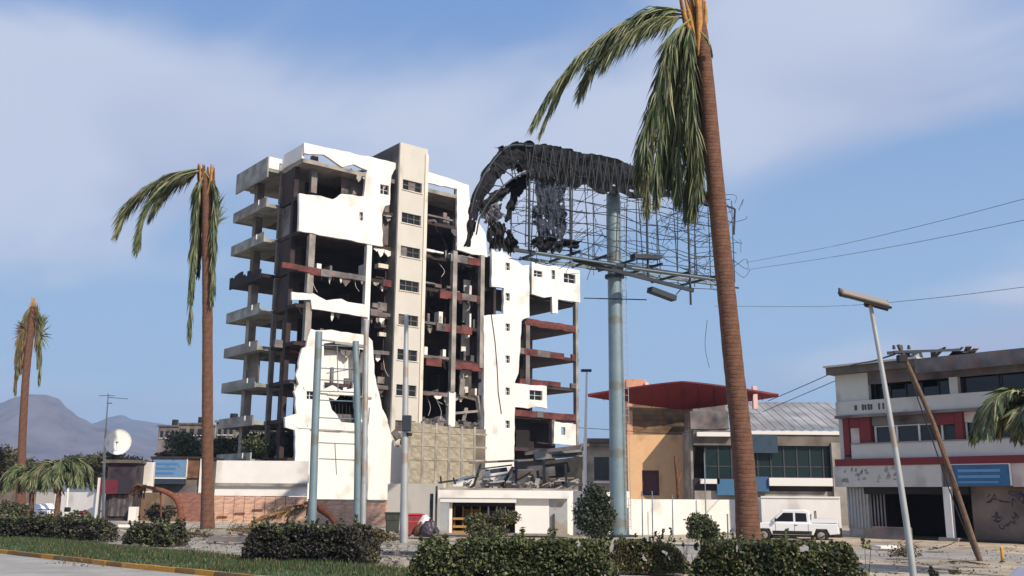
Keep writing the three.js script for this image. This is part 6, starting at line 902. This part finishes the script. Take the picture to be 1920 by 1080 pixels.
function tree(label, p, h, cr, n, size, cols, seed) {
  const g = thing('tree', label, 'tree', [p.x, 0, p.z]), R0 = rng(seed), lob = []; for (let i = 0; i < 12; i++) { const a = R0() * 6.28, r = Math.sqrt(R0()) * cr * 0.8; lob.push([Math.cos(a) * r, h * (0.5 + 0.42 * R0()), Math.sin(a) * r, cr * (0.28 + 0.2 * R0())]); }
  part(g, 'trunk', tube([V3(0, 0, 0), V3(0.1, h * 0.25, 0), V3(0, h * 0.5, 0)], [0.25, 0.18, 0.1], 8, 3, 0.1), stemM, null, true); part(g, 'limb', lob.map((q) => bar(V3(0, h * 0.35, 0), V3(q[0], q[1], q[2]), 0.08, 5, 0.02)), stemM);
  part(g, 'crown', leaves(n, size, (R, v) => { const q = lob[Math.floor(R() * lob.length)]; const a = R() * 6.28, c = R() * 2 - 1, s = Math.sqrt(1 - c * c), k = Math.pow(R(), 0.4) * (0.8 + 0.5 * R()); v.set(q[0] + Math.cos(a) * s * q[3] * k, q[1] + c * q[3] * 0.7 * k, q[2] + Math.sin(a) * s * q[3] * k); }, cols, seed + 1), mat.leaf, null, true); return g;
}
for (const [px, d, h0, cr0, label] of [[318, 118, 6.4, 3.2, 'leftmost bushy tree above the blue sign'], [352, 112, 7.2, 3.2, 'dark bushy tree just left of the middle palm trunk'], [424, 100, 6.6, 2.8, 'green tree just right of the middle palm trunk'], [462, 96, 6.4, 2.8, 'green tree above the middle of the high white wall'], [502, 92, 6.2, 2.4, 'rightmost green tree below the tower balconies'], [258, 116, 5.2, 3.2, 'low brownish tree behind the dark kiosk'], [180, 120, 5.6, 3.4, 'grey green tree left of the dish mast'], [-10, 96, 5.0, 3.0, 'brownish storm stripped tree at the left edge']]) tree(label, P(px, 0, d), h0 * 1.22, cr0 * 1.15, 12000, 0.2, px < 300 ? LC.dry.concat(LC.shrub) : LC.shrub.concat(LC.olive), px + 1000);
// ================================================================ litter of the storm on the ground
{
  const R = rng(88), gs = [], lf = []; for (let i = 0; i < 420; i++) { const p = gnd(200 + R() * 560, 988 + R() * 40), s = 0.04 + 0.16 * R() * R(); const b = new THREE.BoxGeometry(s * (1 + 4 * R()), s * 0.5, s * (1 + R())); b.rotateZ((R() - 0.5) * 0.6); b.rotateY(R() * 3.1); b.translate(p.x, 0.03 + s * 0.3, p.z); gs.push(b); }
  for (let i = 0; i < 120; i++) { const p = gnd(1640 + R() * 280, 1022 + R() * 60), s = 0.02 + 0.06 * R() * R(); const b = new THREE.BoxGeometry(s * (1 + 3 * R()), s * 0.5, s); b.rotateY(R() * 3.1); b.translate(p.x, 0.1 + s * 0.2, p.z); gs.push(b); }
  for (let i = 0; i < 110; i++) { const p = gnd(690 + R() * 230, 1004 + R() * 50), s = 0.03 + 0.1 * R() * R(); const b = new THREE.BoxGeometry(s * (1 + 4 * R()), s * 0.5, s); b.rotateY(R() * 3.1); b.translate(p.x, 0.02 + s * 0.2, p.z); gs.push(b); }
  { const lv = leaves(3400, 0.05, (R, v) => { const right = R() < 0.07, p = right ? gnd(1600 + R() * 340, 1018 + R() * 75) : gnd(100 + R() * 720, 985 + R() * 85), q = fbm(p.x * 0.5, p.z * 0.5, 3, 0, 44); v.set(p.x + (q - .5) * 2, 0.12 + 0.02 * R(), p.z); }, LC.dry.concat([[0.09, 0.06, 0.03], [0.14, 0.1, 0.06]]), 777, 1.8); const m2 = solo('leaf_litter', 'brown dead leaves blown over the verge and pavement', 'leaf litter', lv, mat.leaf, null, true); m2.userData.kind = 'stuff'; }
  { const a = gnd(420, 1004), g = thing('fallen_frond', 'fallen dry palm frond lying on the ground near the middle palm', 'palm frond', [a.x, 0.12, a.z]); frond(g, [V3(-1.6, 0.12, 0.3), V3(-0.6, 0.25, 0), V3(0.6, 0.2, -0.2), V3(1.7, 0.05, 0.1)], { seed: 830, n: 90, len: 0.55, w: 0.03, down: 0.05, along: 0.5, fan: 0.8, colors: FG.dead }); }
  { const a = gnd(1800, 1064), g = thing('fallen_frond', 'small fallen dry frond on the lower right pavement', 'palm frond', [a.x, 0.1, a.z]); frond(g, [V3(-0.7, 0.05, 0.1), V3(-0.2, 0.12, 0), V3(0.3, 0.1, -0.1), V3(0.8, 0.03, 0.1)], { seed: 831, n: 60, len: 0.3, w: 0.02, down: 0.05, along: 0.5, fan: 0.8, colors: FG.dead, rr: 0.02 }); }
  const branch = (label, px, py, len, turn, seed) => { const a = gnd(px, py), g = thing('fallen_branch', label, 'branch', [a.x, 0.1, a.z], turn), R2 = rng(seed); part(g, 'limb', tube([V3(-len / 2, 0.06, 0), V3(0, 0.2, 0.1), V3(len / 2, 0.12, -0.1)], [0.05, 0.04, 0.015], 6, 5, 0.2, seed), stemM); for (let i = 0; i < 7; i++) { const x = (R2() - 0.4) * len * 0.9; part(g, 'twig', tube([V3(x, 0.15, 0), V3(x + 0.2, 0.35 + 0.3 * R2(), (R2() - .5) * 0.4), V3(x + 0.5 * R2() + 0.2, 0.3 + 0.5 * R2(), (R2() - .5) * 0.9)], [0.02, 0.012, 0.004], 4, 4), stemM); } part(g, 'foliage', leaves(500, 0.06, (Q, v) => { v.set((Q() - 0.3) * len * 0.9, 0.05 + 0.5 * Q() * Q(), (Q() - 0.5) * 0.9); }, LC.dry, seed), mat.leaf, null, true).userData.kind = 'stuff'; };
  branch('leafy broken branch lying right of the middle palm foot', 452, 1000, 2.4, 0.3, 41); branch('broken branch lying before the green grey bin', 712, 1018, 1.8, -0.4, 42); branch('bare branch lying near the leaning solar lamp', 1690, 1050, 1.2, 0.5, 43); branch('dry branch lying right of the short green hedge', 356, 1012, 2.0, -0.2, 44);
  for (const [px, py, w, t, label] of [[740, 1012, 1.5, 0.3, 'rusty corrugated sheet lying before the slim utility pole'], [1768, 1036, 1.1, -0.3, 'bent corrugated sheet lying on the lower right pavement'], [300, 1000, 1.7, 0.2, 'corrugated sheet lying near the arching dead trunk']]) { const p = gnd(px, py), g = thing('roof_sheet', label, 'metal sheet', [p.x, 0.14, p.z], t); const pos = [], idx = [], nx = 28, nz = 8; for (let i = 0; i <= nx; i++) for (let j = 0; j <= nz; j++) { const u = i / nx, v = j / nz; pos.push((u - 0.5) * w, 0.03 * Math.sin(u * nx * 1.55) + 0.28 * u * u + 0.1 * v * u, (v - 0.5) * w * 0.7); } for (let i = 0; i < nx; i++) for (let j = 0; j < nz; j++) { const a = i * (nz + 1) + j, b = a + nz + 1; idx.push(a, a + 1, b, a + 1, b + 1, b); } const q = new THREE.BufferGeometry(); q.setAttribute('position', new THREE.Float32BufferAttribute(pos, 3)); q.setIndex(idx); q.computeVertexNormals(); part(g, 'sheet', q, M('#8d857e', { map: T_metal, s: 1.2, both: true, r: 0.5, m: 0.3 })); part(g, 'batten', beam(V3(-w * 0.3, 0.06, -w * 0.3), V3(-w * 0.2, 0.06, w * 0.36), 0.05, 0.05), mat.wood); }
  const m = solo('storm_debris', 'scattered small pale debris and chips on the open ground', 'debris', gs, mat.ruinGrey); m.userData.kind = 'stuff';
  for (const [px, py, w, h, t, c, label] of [[395, 1006, 1.6, 0.3, 0.3, 'conc', 'pale broken slab near the middle palm foot'], [432, 1020, 2.0, 0.25, -0.2, 'ruinGrey', 'grey flat slab left of the dark hedge'], [250, 992, 1.8, 0.2, 0.1, 'white', 'long white plank on the ground right of the far left hedge'], [608, 975, 0.9, 0.7, 0.3, 'cream', 'cream box under the broken trunk'], [1222, 1074, 2.0, 0.22, 0.15, 'conc', 'pale concrete block between the two front hedges'], [1660, 1032, 0.8, 0.12, 0.2, 'white', 'white sheet lying near the leaning solar lamp']]) { const p = gnd(px, py), g = thing('broken_slab', label, 'slab', [p.x, 0.1, p.z], t); part(g, 'slab', extr(jag([[-w / 2, 0], [w / 2, 0], [w / 2, h], [-w / 2, h * 0.9]], 0.02, 0.3, R), [], 0.3, 0.6), mat[c]); part(g, 'fragment', box(w / 2 + 0.05, w / 2 + 0.25, 0, h * 0.5, -0.1, 0.15), mat[c]); }
}
{ // pale car roof corner at the bottom right
  sedan('parked_car', 'pale silver car cut off at the bottom right corner', P(2120, 0, 13.4), 0.15).children.forEach((m) => { if (m.name === 'body' || m.name === 'cab') m.material = M('#b7b4be', { r: 0.4 }); });
}
scene.traverse((o) => { if (o.isMesh) { o.castShadow = true; o.receiveShadow = true; } });
renderer.render(scene, camera);
